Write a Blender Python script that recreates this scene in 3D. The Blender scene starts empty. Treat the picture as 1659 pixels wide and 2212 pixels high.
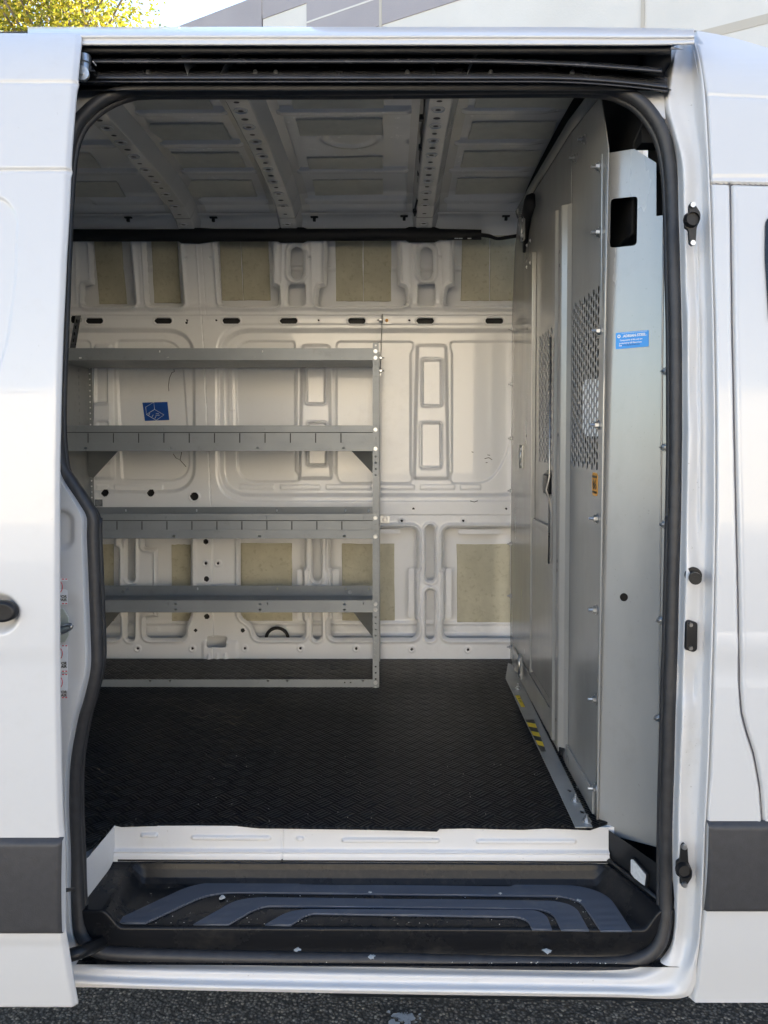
import bpy, bmesh, math, random
import numpy as np
from mathutils import Vector, Matrix, Euler
random.seed(7); rng = np.random.default_rng(7)
R = math.radians
sc = bpy.context.scene
COL = sc.collection

# ------------------------------------------------------------------ camera
FPX = 1662.0; CW, CH = 1659.0, 2212.0            # measuring frame of the photograph
PITCH, YAW, ROLL, SHIFT = 2.4, 0.55, 0.10, 86.3
CAM = Vector((0.0, -1.64, 1.686))
cd = bpy.data.cameras.new('camera'); cam = bpy.data.objects.new('camera', cd); COL.objects.link(cam)
cam.location = CAM; cam.rotation_euler = (R(90 - PITCH), R(ROLL), R(YAW))
cd.sensor_fit = 'VERTICAL'; cd.sensor_height = 24.0; cd.lens = FPX / CH * 24.0
cd.shift_y = -SHIFT / CH; cd.clip_start = 0.05; cd.clip_end = 2000
sc.camera = cam
# ------------------------------------------------------------------ light
SUN_EL, SUN_AZ = 33.0, 33.0                      # azimuth from +Y, positive towards +X
world = bpy.data.worlds.new('World'); sc.world = world; world.use_nodes = True
wn = world.node_tree.nodes; wl = world.node_tree.links
sky = wn.new('ShaderNodeTexSky'); sky.sky_type = 'NISHITA'; sky.sun_disc = False
sky.sun_elevation = R(SUN_EL); sky.sun_rotation = R(SUN_AZ)
sky.air_density = 1.0; sky.dust_density = 0.8; sky.ozone_density = 1.0
wl.new(sky.outputs[0], wn['Background'].inputs[0]); wn['Background'].inputs[1].default_value = 0.085
sd = bpy.data.lights.new('sun', 'SUN'); sun = bpy.data.objects.new('sun', sd); COL.objects.link(sun)
sd.energy = 5.0; sd.angle = R(0.5); sd.color = (1.0, 0.92, 0.80)
sdir = Vector((math.sin(R(SUN_AZ)) * math.cos(R(SUN_EL)), math.cos(R(SUN_AZ)) * math.cos(R(SUN_EL)), math.sin(R(SUN_EL))))
sun.rotation_euler = sdir.to_track_quat('Z', 'Y').to_euler(); sun.location = (0, 0, 20)
vs = sc.view_settings; vs.view_transform = 'Standard'; vs.look = 'None'; vs.gamma = 1.0; vs.use_curve_mapping = False
vs.exposure = 2.50
sc.cycles.max_bounces = 10; sc.cycles.diffuse_bounces = 6; sc.cycles.glossy_bounces = 5

# ------------------------------------------------------------------ measuring helpers
CM = Euler((R(90 - PITCH), R(ROLL), R(YAW)), 'XYZ').to_matrix()
CMn = np.array(CM)
def ray(px, py):
    return CM @ Vector(((px - 829.5) / FPX, -(py - 1106 + SHIFT) / FPX, -1.0))
def P(px, py, Y):
    d = ray(px, py); return CAM + d * ((Y - CAM.y) / d.y)
def PZ(px, py, Z):
    d = ray(px, py); return CAM + d * ((Z - CAM.z) / d.z)
def PX(px, py, X):
    d = ray(px, py); return CAM + d * ((X - CAM.x) / d.x)
def rays(px, py):
    v = np.stack([(px - 829.5) / FPX, -(py - 1106 + SHIFT) / FPX, -np.ones_like(px)], -1)
    return v @ CMn.T
PBz = np.array([0.40, 0.45, 0.50, 0.60, 0.80, 1.0, 1.4, 1.7, 2.0, 2.2, 2.35, 2.45, 2.52, 2.57, 2.62, 2.70])
PBy = np.array([.060, .045, .032, .022, .008, 0., 0., .010, .036, .064, .092, .115, .140, .170, .22, .34])
_pz = np.linspace(.4, 2.7, 120); _py = np.interp(_pz, PBz, PBy)
for _ in range(3): _py = np.convolve(np.pad(_py, 3, mode='edge'), np.ones(7) / 7, 'valid')
def PB(z): return np.interp(z, _pz, _py)
def W0(z): return 1.78 - np.interp(z, [2.22, 2.30, 2.60, 2.75], [0, .012, .085, .13])
def surf(px, py, off, prof):
    px = np.asarray(px, float); py = np.asarray(py, float)
    d = rays(px, py); c = np.array(CAM); Y = np.full(px.shape, 0.0) + (1.7 if prof is W0 else 0.05)
    for _ in range(8):
        t = (Y - c[1]) / d[..., 1]; z = c[2] + d[..., 2] * t; Y = prof(z) + off
    t = (Y - c[1]) / d[..., 1]
    return c + d * t[..., None]
def PS(px, py, off=0.0): return Vector(surf(np.array([px]), np.array([py]), off, PB)[0])
def PW(px, py, off=0.0): return Vector(surf(np.array([px]), np.array([py]), off, W0)[0])

# ------------------------------------------------------------------ object helpers
def link(o, parent=None):
    COL.objects.link(o)
    if parent is not None:
        o.parent = parent
        if parent.type == 'EMPTY': o.matrix_parent_inverse = Matrix.Translation(-parent.location)
    return o
def tag(o, label, cat=None, group=None):
    o['label'] = label
    if cat: o['category'] = cat
    if group: o['group'] = group
    return o
def thing(name, loc, label, cat, group=None):
    o = bpy.data.objects.new(name, None); o.location = loc; o.empty_display_size = .1
    COL.objects.link(o); return tag(o, label, cat, group)
def mesh(name, verts, faces, mat, parent=None, smooth=True, label=None):
    me = bpy.data.meshes.new(name)
    me.from_pydata([tuple(v) for v in verts], [], faces)
    me.validate(); me.update()
    if smooth: me.polygons.foreach_set('use_smooth', [True] * len(me.polygons))
    me.materials.append(mat)
    o = bpy.data.objects.new(name, me); link(o, parent)
    if label: o['label'] = label
    return o
def grid(name, pts, mat, parent=None, smooth=True, flip=False, solid=0.0, label=None, holes=None, sharp=0):
    n, m = pts.shape[:2]
    idx = np.arange(n * m).reshape(n, m)
    q = np.stack([idx[:-1, :-1], idx[:-1, 1:], idx[1:, 1:], idx[1:, :-1]], -1).reshape(-1, 4)
    if flip: q = q[:, ::-1]
    if holes is not None:
        hq = holes[:-1, :-1] & holes[:-1, 1:] & holes[1:, 1:] & holes[1:, :-1]; q = q[~hq.reshape(-1)]
    me = bpy.data.meshes.new(name); nf = len(q)
    me.vertices.add(n * m); me.vertices.foreach_set('co', pts.reshape(-1).astype(np.float32))
    me.loops.add(nf * 4); me.loops.foreach_set('vertex_index', q.reshape(-1).astype(np.int32))
    me.polygons.add(nf); me.polygons.foreach_set('loop_start', np.arange(0, nf * 4, 4, dtype=np.int32))
    me.polygons.foreach_set('loop_total', np.full(nf, 4, dtype=np.int32))
    me.update(); me.validate()
    me.polygons.foreach_set('use_smooth', np.full(nf, smooth))
    if sharp: me.set_sharp_from_angle(angle=R(sharp))
    me.materials.append(mat)
    o = bpy.data.objects.new(name, me); link(o, parent)
    if solid:
        md = o.modifiers.new('thickness', 'SOLIDIFY'); md.thickness = solid; md.offset = -1
    if label: o['label'] = label
    return o
def from_bm(name, bm, mat, parent=None, smooth=False, label=None):
    me = bpy.data.meshes.new(name); bm.to_mesh(me); bm.free()
    if smooth: me.polygons.foreach_set('use_smooth', [True] * len(me.polygons))
    me.materials.append(mat)
    o = bpy.data.objects.new(name, me); link(o, parent)
    if label: o['label'] = label
    return o
def bm_box(bm, a, b, bev=0.0, mtx=None):
    a = Vector(a); b = Vector(b); c = (a + b) / 2; s = b - a
    r = bmesh.ops.create_cube(bm, size=1.0); vs_ = r['verts']
    for v in vs_:
        v.co = Vector((v.co.x * s.x, v.co.y * s.y, v.co.z * s.z)) + c
    if bev:
        es = list({e for v in vs_ for e in v.link_edges})
        rr = bmesh.ops.bevel(bm, geom=es, offset=bev, segments=2, affect='EDGES', profile=.5)
        vs_ = list({v for f in rr['faces'] for v in f.verts} | {v for v in vs_ if v.is_valid})
    if mtx is not None:
        for v in vs_: v.co = mtx @ v.co
def box(name, a, b, mat, parent=None, bev=0.0015, label=None, mtx=None):
    bm = bmesh.new(); bm_box(bm, [min(a[i], b[i]) for i in range(3)], [max(a[i], b[i]) for i in range(3)], bev, mtx)
    return from_bm(name, bm, mat, parent, label=label)
def fill2d(outline, holes, thick, bev=0.0):
    cu = bpy.data.curves.new('tmp', 'CURVE'); cu.dimensions = '2D'; cu.fill_mode = 'BOTH'
    cu.extrude = max(thick / 2 - bev, 0); cu.bevel_depth = bev; cu.bevel_resolution = 1; cu.offset = -bev
    for pts in [outline] + list(holes):
        pts = [q for i, q in enumerate(pts) if math.hypot(q[0] - pts[i - 1][0], q[1] - pts[i - 1][1]) > 2.5e-4]
        s = cu.splines.new('POLY'); s.points.add(len(pts) - 1); s.use_cyclic_u = True
        for p, q in zip(s.points, pts): p.co = (q[0], q[1], 0, 1)
    ob = bpy.data.objects.new('tmp', cu)
    me = bpy.data.meshes.new_from_object(ob)
    bpy.data.objects.remove(ob); bpy.data.curves.remove(cu)
    return me
def plate(name, outline, holes, thick, fn, mat, parent=None, bev=0.0, label=None):
    """outline in local 2D (u,v); fn(u,v,w) -> world, w in [-thick/2, thick/2]"""
    me = fill2d(outline, holes, thick, bev)
    for v in me.vertices: v.co = fn(v.co.x, v.co.y, v.co.z)
    bm = bmesh.new(); bm.from_mesh(me); bmesh.ops.remove_doubles(bm, verts=bm.verts, dist=1e-6)
    bmesh.ops.recalc_face_normals(bm, faces=bm.faces); bm.to_mesh(me); bm.free()
    me.name = name; me.materials.clear(); me.materials.append(mat)
    o = bpy.data.objects.new(name, me); link(o, parent)
    if label: o['label'] = label
    return o
def plate_px(name, outline, holes, Y, thick, mat, parent=None, bev=0.0, label=None):
    """plate facing the opening: front face on plane Y, outline measured in the photograph's frame"""
    cv = lambda pts: [(lambda p: (p.x, p.z))(P(x, y, Y)) for x, y in pts]
    return plate(name, cv(outline), [cv(h) for h in holes], thick, lambda u, v, w: Vector((u, Y + thick / 2 + w, v)), mat, parent, bev, label)
def plate_yz(name, outline, holes, X, thick, mat, parent=None, bev=0.0, label=None):
    return plate(name, outline, holes, thick, lambda u, v, w: Vector((X + thick / 2 + w, u, v)), mat, parent, bev, label)
def circ(cx, cy, r, n=12, ry=None):
    ry = r if ry is None else ry
    return [(cx + r * math.cos(2 * math.pi * i / n), cy + ry * math.sin(2 * math.pi * i / n)) for i in range(n)]
def rrect(x0, y0, x1, y1, r, n=4):
    pts = []
    for cx, cy, a0 in ((x1 - r, y1 - r, 0), (x0 + r, y1 - r, 90), (x0 + r, y0 + r, 180), (x1 - r, y0 + r, 270)):
        for i in range(n + 1):
            a = R(a0 + 90 * i / n); pts.append((cx + r * math.cos(a), cy + r * math.sin(a)))
    return pts
def rpoly(pts, r, n=4):
    out = []; k = len(pts)
    for i in range(k):
        ri = r[i] if isinstance(r, (list, tuple)) else r
        p0, p1, p2 = (Vector(pts[(i + j) % k]) for j in (-1, 0, 1))
        a = (p0 - p1); b = (p2 - p1)
        if ri <= 0: out.append(tuple(p1)); continue
        d = min(ri, a.length * .48, b.length * .48)
        A = p1 + a.normalized() * d; B = p1 + b.normalized() * d
        for j in range(n + 1):
            t = j / n; q = A * (1 - t) ** 2 + p1 * 2 * t * (1 - t) + B * t * t; out.append((q.x, q.y))
    return out
def tube(name, pts, r, mat, parent=None, n=10, closed=False, label=None, sq=1.0):
    pts = [Vector(p) for p in pts]; k = len(pts); verts = []; faces = []
    up = None
    for i, p in enumerate(pts):
        a = pts[(i - 1) % k] if (closed or i) else p; b = pts[(i + 1) % k] if (closed or i < k - 1) else p
        t = (b - a).normalized()
        if up is None: up = t.orthogonal().normalized()
        up = (up - t * up.dot(t)).normalized(); s = t.cross(up)
        rr = r[i] if isinstance(r, (list, tuple, np.ndarray)) else r
        for j in range(n):
            a_ = 2 * math.pi * j / n; verts.append(p + (up * math.cos(a_) * sq + s * math.sin(a_)) * rr)
    for i in range(k if closed else k - 1):
        i2 = (i + 1) % k
        for j in range(n):
            j2 = (j + 1) % n; faces.append((i * n + j, i * n + j2, i2 * n + j2, i2 * n + j))
    if not closed:
        faces.append(tuple(range(n))[::-1]); faces.append(tuple(range((k - 1) * n, k * n)))
    return mesh(name, verts, faces, mat, parent, True, label)
def spline(pts, step=.02, closed=False):
    """Catmull-Rom resample of 3D/2D points"""
    pts = [Vector(p) for p in pts]; k = len(pts); out = []
    for i in range(k if closed else k - 1):
        if closed: p0, p1, p2, p3 = (pts[(i + j) % k] for j in (-1, 0, 1, 2))
        else: p0, p1, p2, p3 = pts[max(i - 1, 0)], pts[i], pts[i + 1], pts[min(i + 2, k - 1)]
        n = max(2, int((p2 - p1).length / step))
        for j in range(n):
            t = j / n
            out.append(.5 * ((2 * p1) + (p2 - p0) * t + (2 * p0 - 5 * p1 + 4 * p2 - p3) * t * t + (3 * p1 - p0 - 3 * p2 + p3) * t ** 3))
    if not closed: out.append(pts[-1])
    return out
def cyl_bm(bm, r1, r2, z0, z1, n=12):
    r = bmesh.ops.create_cone(bm, cap_ends=True, segments=n, radius1=r1, radius2=r2, depth=z1 - z0)
    for v in r['verts']: v.co.z += (z0 + z1) / 2
def align(d): return Vector(d).to_track_quat('Z', 'Y').to_euler()
def text(name, body, size, fn, mat, parent, align_x='CENTER', thick=.0004, bold=0.0, label=None):
    cu = bpy.data.curves.new('tmp', 'FONT'); cu.body = body; cu.size = size; cu.align_x = align_x; cu.align_y = 'CENTER'
    cu.extrude = thick / 2; cu.offset = bold; cu.resolution_u = 3
    ob = bpy.data.objects.new('tmp', cu); COL.objects.link(ob)
    dg = bpy.context.evaluated_depsgraph_get()
    me = bpy.data.meshes.new_from_object(ob.evaluated_get(dg))
    bpy.data.objects.remove(ob); bpy.data.curves.remove(cu)
    for v in me.vertices: v.co = fn(v.co.x, v.co.y, v.co.z)
    me.materials.clear(); me.materials.append(mat); me.name = name
    o = bpy.data.objects.new(name, me); link(o, parent)
    if label: o['label'] = label
    return o

# ------------------------------------------------------------------ materials
class NT:
    def __init__(s, name):
        s.m = bpy.data.materials.new(name); s.m.use_nodes = True; s.t = s.m.node_tree; s.b = s.t.nodes['Principled BSDF']
    def n(s, typ, **kw):
        x = s.t.nodes.new(typ)
        for k, v in kw.items(): setattr(x, k, v)
        return x
    def l(s, a, b): s.t.links.new(a, b)
    def set(s, **kw):
        for k, v in kw.items():
            i = s.b.inputs[k.replace('_', ' ')]; i.default_value = (*v, 1) if isinstance(v, tuple) and len(v) == 3 else v
        return s
    def obj(s): return s.n('ShaderNodeTexCoord').outputs['Object']
    def noise(s, scale, detail=4, rough=.55, vec=None, dist=0.0):
        x = s.n('ShaderNodeTexNoise'); x.inputs['Scale'].default_value = scale; x.inputs['Detail'].default_value = detail
        x.inputs['Roughness'].default_value = rough; x.inputs['Distortion'].default_value = dist
        s.l(vec if vec is not None else s.obj(), x.inputs['Vector']); return x.outputs['Fac']
    def math(s, op, a, b=None, c=None):
        x = s.n('ShaderNodeMath', operation=op)
        for i, v in enumerate((a, b, c)):
            if v is None: continue
            if isinstance(v, (int, float)): x.inputs[i].default_value = v
            else: s.l(v, x.inputs[i])
        return x.outputs[0]
    def ramp(s, fac, stops):
        x = s.n('ShaderNodeValToRGB'); e = x.color_ramp.elements
        while len(e) < len(stops): e.new(.5)
        for i, (p, c) in enumerate(stops): e[i].position = p; e[i].color = (*c, 1) if len(c) == 3 else c
        s.l(fac, x.inputs[0]); return x.outputs[0]
    def mix(s, fac, a, b):
        x = s.n('ShaderNodeMix', data_type='RGBA')
        for i, v in ((0, fac), (6, a), (7, b)):
            if isinstance(v, (int, float)): x.inputs[i].default_value = v
            elif isinstance(v, tuple): x.inputs[i].default_value = (*v, 1)
            else: s.l(v, x.inputs[i])
        return x.outputs[2]
    def bump(s, h, strength=.3, dist=.002):
        x = s.n('ShaderNodeBump'); x.inputs['Strength'].default_value = strength; x.inputs['Distance'].default_value = dist
        s.l(h, x.inputs['Height']); s.l(x.outputs[0], s.b.inputs['Normal'])
    def col(s, c): s.l(c, s.b.inputs['Base Color'])
    def rough(s, c): s.l(c, s.b.inputs['Roughness'])

def paint(name, c, rough, coat, dirt, dirtc=(.30, .26, .20)):
    k = NT(name); k.set(Roughness=rough, Coat_Weight=coat, Coat_Roughness=.025, Base_Color=c)
    big = k.noise(2.5, 5); fine = k.noise(26, 6, .7)
    m = k.math('MULTIPLY', big, fine)
    f = k.ramp(m, [(.30, (0, 0, 0)), (.55, (1, 1, 1))])
    f = k.math('MULTIPLY', f, dirt)
    spk = k.ramp(k.noise(140, 2, .5), [(.73, (0, 0, 0)), (.77, (1, 1, 1))])
    f2 = k.math('MULTIPLY', spk, dirt * 1.2)
    k.col(k.mix(f2, k.mix(f, c, dirtc), (.16, .14, .12)))
    k.rough(k.math('MULTIPLY_ADD', fine, .18, rough - .08))
    wob = k.noise(2.2, 1); k.bump(wob, .03, .01)
    return k.m
def plain(name, c, rough=.5, metal=0.0, var=.15, scale=30, bump=0.0, spec=.5, coat=0.0):
    k = NT(name); k.set(Roughness=rough, Metallic=metal, Specular_IOR_Level=spec, Coat_Weight=coat)
    n = k.noise(scale, 5, .6)
    lo = tuple(x * (1 - var) for x in c); hi = tuple(min(1, x * (1 + var)) for x in c)
    k.col(k.ramp(n, [(.3, lo), (.7, hi)]))
    k.rough(k.math('MULTIPLY_ADD', n, .2, rough - .1))
    if bump: k.bump(k.noise(scale * 6, 3), bump, .001)
    return k.m
M = {}
M['white'] = paint('white_car_paint', (.565, .57, .575), .32, .6, .10)
M['sill_white'] = paint('worn_white_paint', (.60, .60, .60), .45, .2, .35)
M['inner'] = paint('inner_white_paint', (.85, .855, .86), .30, .6, .12)
M['roof_in'] = paint('inner_roof_paint', (.84, .85, .87), .24, .8, .06)
M['bow'] = paint('bow_paint', (.72, .72, .71), .22, .8, .05)
k = NT('grey_steel'); k.set(Metallic=.3, Roughness=.24, Specular_IOR_Level=.5)
mpv = k.n('ShaderNodeMapping'); mpv.inputs['Scale'].default_value = (6, 6, 1.6); k.l(k.obj(), mpv.inputs[0])
n1 = k.noise(1.0, 5, .6, mpv.outputs[0]); n2 = k.noise(16, 6, .7); n3 = k.noise(150, 2, .5)
c1 = k.ramp(n1, [(.3, (.31, .313, .303)), (.7, (.36, .363, .352))])
k.col(k.mix(k.math('MULTIPLY', k.ramp(n3, [(.71, (0, 0, 0)), (.76, (1, 1, 1))]), .35), k.mix(k.math('MULTIPLY', k.ramp(n2, [(.55, (0, 0, 0)), (.75, (1, 1, 1))]), .25), c1, (.26, .25, .23)), (.16, .155, .14)))
k.rough(k.math('MULTIPLY_ADD', n1, .22, .12)); k.bump(k.noise(3.5, 2), .10, .012); M['steel'] = k.m
k = NT('shelf_steel'); k.set(Metallic=.2, Roughness=.42)
n1 = k.noise(5, 4); n2 = k.noise(22, 6, .75)
k.col(k.mix(k.math('MULTIPLY', k.ramp(n2, [(.57, (0, 0, 0)), (.70, (1, 1, 1))]), .3), k.ramp(n1, [(.3, (.25, .265, .268)), (.7, (.30, .315, .318))]), (.17, .17, .16)))
k.rough(k.math('MULTIPLY_ADD', n2, .3, .27)); k.bump(k.noise(6, 2), .06, .006); M['shelf'] = k.m
k = NT('damping_pad'); k.set(Roughness=.62)
n1 = k.noise(9, 5); n2 = k.noise(55, 4, .6); vo = k.n('ShaderNodeTexVoronoi'); vo.inputs['Scale'].default_value = 38; k.l(k.obj(), vo.inputs['Vector'])
c1 = k.ramp(n1, [(.3, (.47, .445, .33)), (.7, (.58, .55, .42))])
k.col(k.mix(k.math('MULTIPLY', k.ramp(n2, [(.55, (0, 0, 0)), (.68, (1, 1, 1))]), .45), c1, (.34, .31, .20)))
k.bump(k.math('ADD', n2, k.math('MULTIPLY', vo.outputs['Distance'], .4)), .5, .003); M['pad'] = k.m
M['pad_roof'] = plain('roof_pad', (.62, .62, .57), .5, 0, .08, 20, .4)
M['rubber'] = plain('black_rubber', (.028, .028, .030), .5, 0, .3, 40, .15)
M['plastic'] = plain('black_plastic', (.012, .0125, .014), .36, 0, .35, 25, .15, .3)
M['cladding'] = plain('grained_cladding', (.042, .042, .045), .55, 0, .15, 60, .35)
M['gapgrey'] = plain('gap_rubber', (.10, .10, .115), .55)
M['cavity'] = plain('dark_cavity', (.012, .012, .013), .6)  # near-black, stands in for shade in hollows; also colours dark cab surfaces
M['rail'] = plain('painted_rail', (.05, .05, .055), .25, .3, .25, 15)
M['zinc'] = plain('zinc_plated', (.50, .51, .52), .33, .95, .12, 80)
M['darkzinc'] = plain('dark_zinc', (.30, .30, .30), .3, .9, .2, 80)
M['yellow'] = plain('yellow_vinyl', (.80, .58, .02), .4, 0, .06)
M['orange'] = plain('orange_vinyl', (.80, .36, .03), .4, 0, .06)
M['black'] = plain('black_ink', (.012, .012, .012), .45, 0, .1)
M['blue'] = plain('blue_vinyl', (.01, .075, .32), .35, 0, .06)
M['sky_blue'] = plain('bright_blue_vinyl', (.03, .30, .78), .35, 0, .05)
M['ink'] = plain('white_ink', (.82, .82, .80), .45, 0, .03)
M['sticker_white'] = plain('white_vinyl', (.74, .76, .78), .4, 0, .03)
M['red'] = plain('red_ink', (.65, .03, .05), .45, 0, .05)
M['glass_lens'] = plain('lamp_lens', (.55, .57, .58), .2, 0, .15, 120, .3)
M['tape'] = plain('cloth_tape', (.008, .008, .009), .6, 0, .3, 60, .2)
M['scuff'] = plain('scuff', (.06, .055, .05), .6)
M['debris'] = plain('debris', (.55, .53, .48), .8, 0, .3, 90, .3)
M['beige_plate'] = plain('latch_plate', (.42, .45, .40), .4, .2, .1)
M['darkglass'] = plain('dark_glass', (.012, .014, .016), .08, 0, .1)
M['window'] = (lambda k: (k.set(Base_Color=(.95, .97, .96), Roughness=0.02, Transmission_Weight=1.0, IOR=1.05), k.m)[1])(NT('clear_window'))
k = NT('dusty_tray_plastic'); k.set(Roughness=.34, Specular_IOR_Level=.2)
nd = k.noise(7, 7, .7); nf = k.noise(60, 5, .7)
k.col(k.mix(k.math('MULTIPLY', k.ramp(k.math('MULTIPLY', nd, nf), [(.26, (0, 0, 0)), (.50, (1, 1, 1))]), .3), (.010, .0105, .012), (.075, .068, .058)))
k.rough(k.math('MULTIPLY_ADD', nd, .30, .12)); k.bump(k.noise(400, 2), .15, .0006); M['tray'] = k.m
# ribbed tread strips
k = NT('tread_strip'); k.set(Roughness=.38, Specular_IOR_Level=.7)
sep = k.n('ShaderNodeSeparateXYZ'); k.l(k.obj(), sep.inputs[0])
n1 = k.noise(14, 6, .7)
k.col(k.mix(k.math('MULTIPLY', k.ramp(n1, [(.54, (0, 0, 0)), (.70, (1, 1, 1))]), .6), (.064, .076, .102), (.13, .135, .14)))
k.bump(k.math('SINE', k.math('MULTIPLY', sep.outputs[1], 2 * math.pi / .0045)), .8, .0012); M['tread'] = k.m
# checker rubber mat
k = NT('checker_rubber'); k.set(Roughness=.42, Specular_IOR_Level=.12)
mp = k.n('ShaderNodeMapping'); mp.inputs['Rotation'].default_value = (0, 0, R(45)); mp.inputs['Scale'].default_value = (23, 23, 23); k.l(k.obj(), mp.inputs[0])
sep = k.n('ShaderNodeSeparateXYZ'); k.l(mp.outputs[0], sep.inputs[0]); u, v = sep.outputs[0], sep.outputs[1]
par = k.math('MODULO', k.math('ABSOLUTE', k.math('ADD', k.math('FLOOR', u), k.math('FLOOR', v))), 2.0)
def stripes(a): return k.math('MULTIPLY_ADD', k.math('SINE', k.math('MULTIPLY', a, 2 * math.pi * 4)), .5, .5)
h = k.math('ADD', k.math('MULTIPLY', stripes(u), par), k.math('MULTIPLY', k.math('MULTIPLY', stripes(v), .35), k.math('SUBTRACT', 1.0, par)))
def mid(a): return k.math('SMOOTH_MIN', k.math('MULTIPLY', k.math('SUBTRACT', .5, k.math('ABSOLUTE', k.math('SUBTRACT', k.math('FRACT', a), .5))), 6.0), 1.0, .1)
h = k.math('MULTIPLY', h, k.math('MULTIPLY', mid(u), mid(v)))
wear = k.noise(3.2, 6, .65); dust = k.noise(11, 6, .75)
base = k.ramp(wear, [(.3, (.0028, .0035, .0055)), (.75, (.006, .0072, .0095))])
k.col(k.mix(k.math('MULTIPLY', k.math('MULTIPLY', h, k.ramp(wear, [(.35, (.25, .25, .25)), (.70, (1, 1, 1))])), .9), k.mix(k.math('MULTIPLY', k.ramp(dust, [(.62, (0, 0, 0)), (.80, (1, 1, 1))]), .45), base, (.07, .068, .062)), (.032, .034, .038)))
k.rough(k.math('MULTIPLY_ADD', wear, .35, .20)); k.bump(h, 1.0, .005); M['mat'] = k.m
# asphalt
k = NT('asphalt'); k.set(Roughness=.85)
vo = k.n('ShaderNodeTexVoronoi'); vo.inputs['Scale'].default_value = 105; k.l(k.obj(), vo.inputs['Vector'])
cs = k.n('ShaderNodeSeparateColor'); k.l(vo.outputs['Color'], cs.inputs[0])
n1 = k.noise(1.4, 5); n2 = k.noise(70, 5, .7)
st = k.ramp(cs.outputs[0], [(.0, (.11, .11, .11)), (.55, (.20, .195, .185)), (.84, (.32, .30, .275)), (.93, (.42, .39, .33)), (.99, (.60, .57, .50))])
st = k.mix(k.ramp(vo.outputs['Distance'], [(.35, (0, 0, 0)), (.60, (1, 1, 1))]), st, (.045, .045, .045))
k.col(k.mix(k.math('MULTIPLY', n1, .35), st, (.09, .09, .09)))
k.bump(k.math('SUBTRACT', k.math('MULTIPLY', n2, .6), vo.outputs['Distance']), .9, .006); M['asphalt'] = k.m
def stucco(name, c, var=.08):
    k = NT(name); k.set(Roughness=.85); n = k.noise(.6, 6); k.col(k.ramp(n, [(.3, tuple(x * (1 - var) for x in c)), (.7, tuple(min(1, x * (1 + var)) for x in c))])); k.bump(k.noise(40, 4), .3, .01); return k.m
M['wall_light'] = stucco('pale_concrete_paint', (.60, .58, .545)); M['wall_dark'] = stucco('grey_concrete_paint', (.32, .30, .315))
M['yard'] = stucco('pale_yard_concrete', (.45, .43, .39)); M['wall_cream'] = stucco('cream_concrete_paint', (.84, .75, .60)); M['groove'] = stucco('groove_paint', (.46, .42, .36))
M['bark'] = plain('bark', (.20, .165, .12), .9, 0, .4, 12, .5)
k = NT('leaf'); k.set(Roughness=.5, Base_Color=(.30, .27, .02))
oi = k.n('ShaderNodeNewGeometry'); rnd = oi.outputs['Random Per Island']
lc = k.ramp(rnd, [(.0, (.12, .15, .015)), (.4, (.24, .24, .02)), (.75, (.42, .35, .03)), (1.0, (.55, .42, .05))]); k.col(lc)
tr = k.n('ShaderNodeBsdfTranslucent'); k.l(lc, tr.inputs[0]); mx = k.n('ShaderNodeMixShader'); mx.inputs[0].default_value = .5
k.l(k.b.outputs[0], mx.inputs[1]); k.l(tr.outputs[0], mx.inputs[2]); k.l(mx.outputs[0], k.t.nodes['Material Output'].inputs[0]); M['leaf'] = k.m
k = NT('worn_paint_mark'); k.set(Roughness=.7)
n1 = k.noise(22, 6, .75); k.col(k.ramp(n1, [(.40, (.05, .05, .05)), (.46, (.50, .55, .62)), (.62, (.62, .66, .70)), (.70, (.10, .22, .42))])); M['mark'] = k.m

# ------------------------------------------------------------------ ground, background
mesh('ground', [(-300, -300, 0), (300, -300, 0), (300, 300, 0), (-300, 300, 0)], [(0, 1, 2, 3)], M['asphalt'], None, False)['kind'] = 'structure'
yd = box('yard', (-80, -34, -.02), (80, -11, .006), M['yard'], None, 0); yd['kind'] = 'structure'  # unseen pale ground, added to bounce sunlight into the cargo bay
# warehouse behind the van
bdir = Vector((.863, -.505, 0)); bn = Vector((-.505, -.863, 0)); b0 = CAM - bn * 9.0; b0.z = 0
warehouse = thing('warehouse', tuple(b0), 'pale concrete warehouse with grey upper band rising behind the white van', 'building')
def wall_hit(px, py):
    d = ray(px, py); t = bn.dot(b0 - CAM) / bn.dot(d); q = CAM + d * t; return (q - b0).dot(bdir), q.z
def wbox(name, s0, s1, z0, z1, d0, d1, mat, parent=warehouse, bev=0.0):
    """d0..d1 : distance out of the wall plane towards the camera"""
    vs_ = [b0 + bdir * s + bn * d + Vector((0, 0, z)) for s in (s0, s1) for d in (d0, d1) for z in (z0, z1)]
    f = [(0, 1, 3, 2), (4, 6, 7, 5), (0, 4, 5, 1), (2, 3, 7, 6), (0, 2, 6, 4), (1, 5, 7, 3)]
    return mesh(name, vs_, f, mat, parent, False)
sA, zA = wall_hit(600, 28); sB, zB = wall_hit(910, 27); s663, _ = wall_hit(663, 30); s565, _ = wall_hit(566, 40)
_, ztop = wall_hit(450, 30.5)
sL, _ = wall_hit(255, 40)
wbox('wall', sL, 60, 0, 6.0, -14, 0, M['wall_light'])
wbox('wall_panel', s663, 60, 6.0, zB, -14, 0, M['wall_light']); wbox('wall_band', s663, 60, zB, 14.5, -14, .012, M['wall_dark'])
wbox('wall_panel', s565, s663, 6.0, zA, -14, -.02, M['wall_light']); wbox('wall_band', s565, s663, zA, ztop, -14, -.008, M['wall_dark'])
wbox('wall_panel', sL, s565 - .02, 6.0, ztop, -14, -.012, M['wall_dark'])
_, zg = wall_hit(1600, 55); sg, _ = wall_hit(1520, 60)
wbox('wall_groove', s663 + .5, 60, zg - .05, zg + .05, .001, .006, M['groove'])
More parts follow.
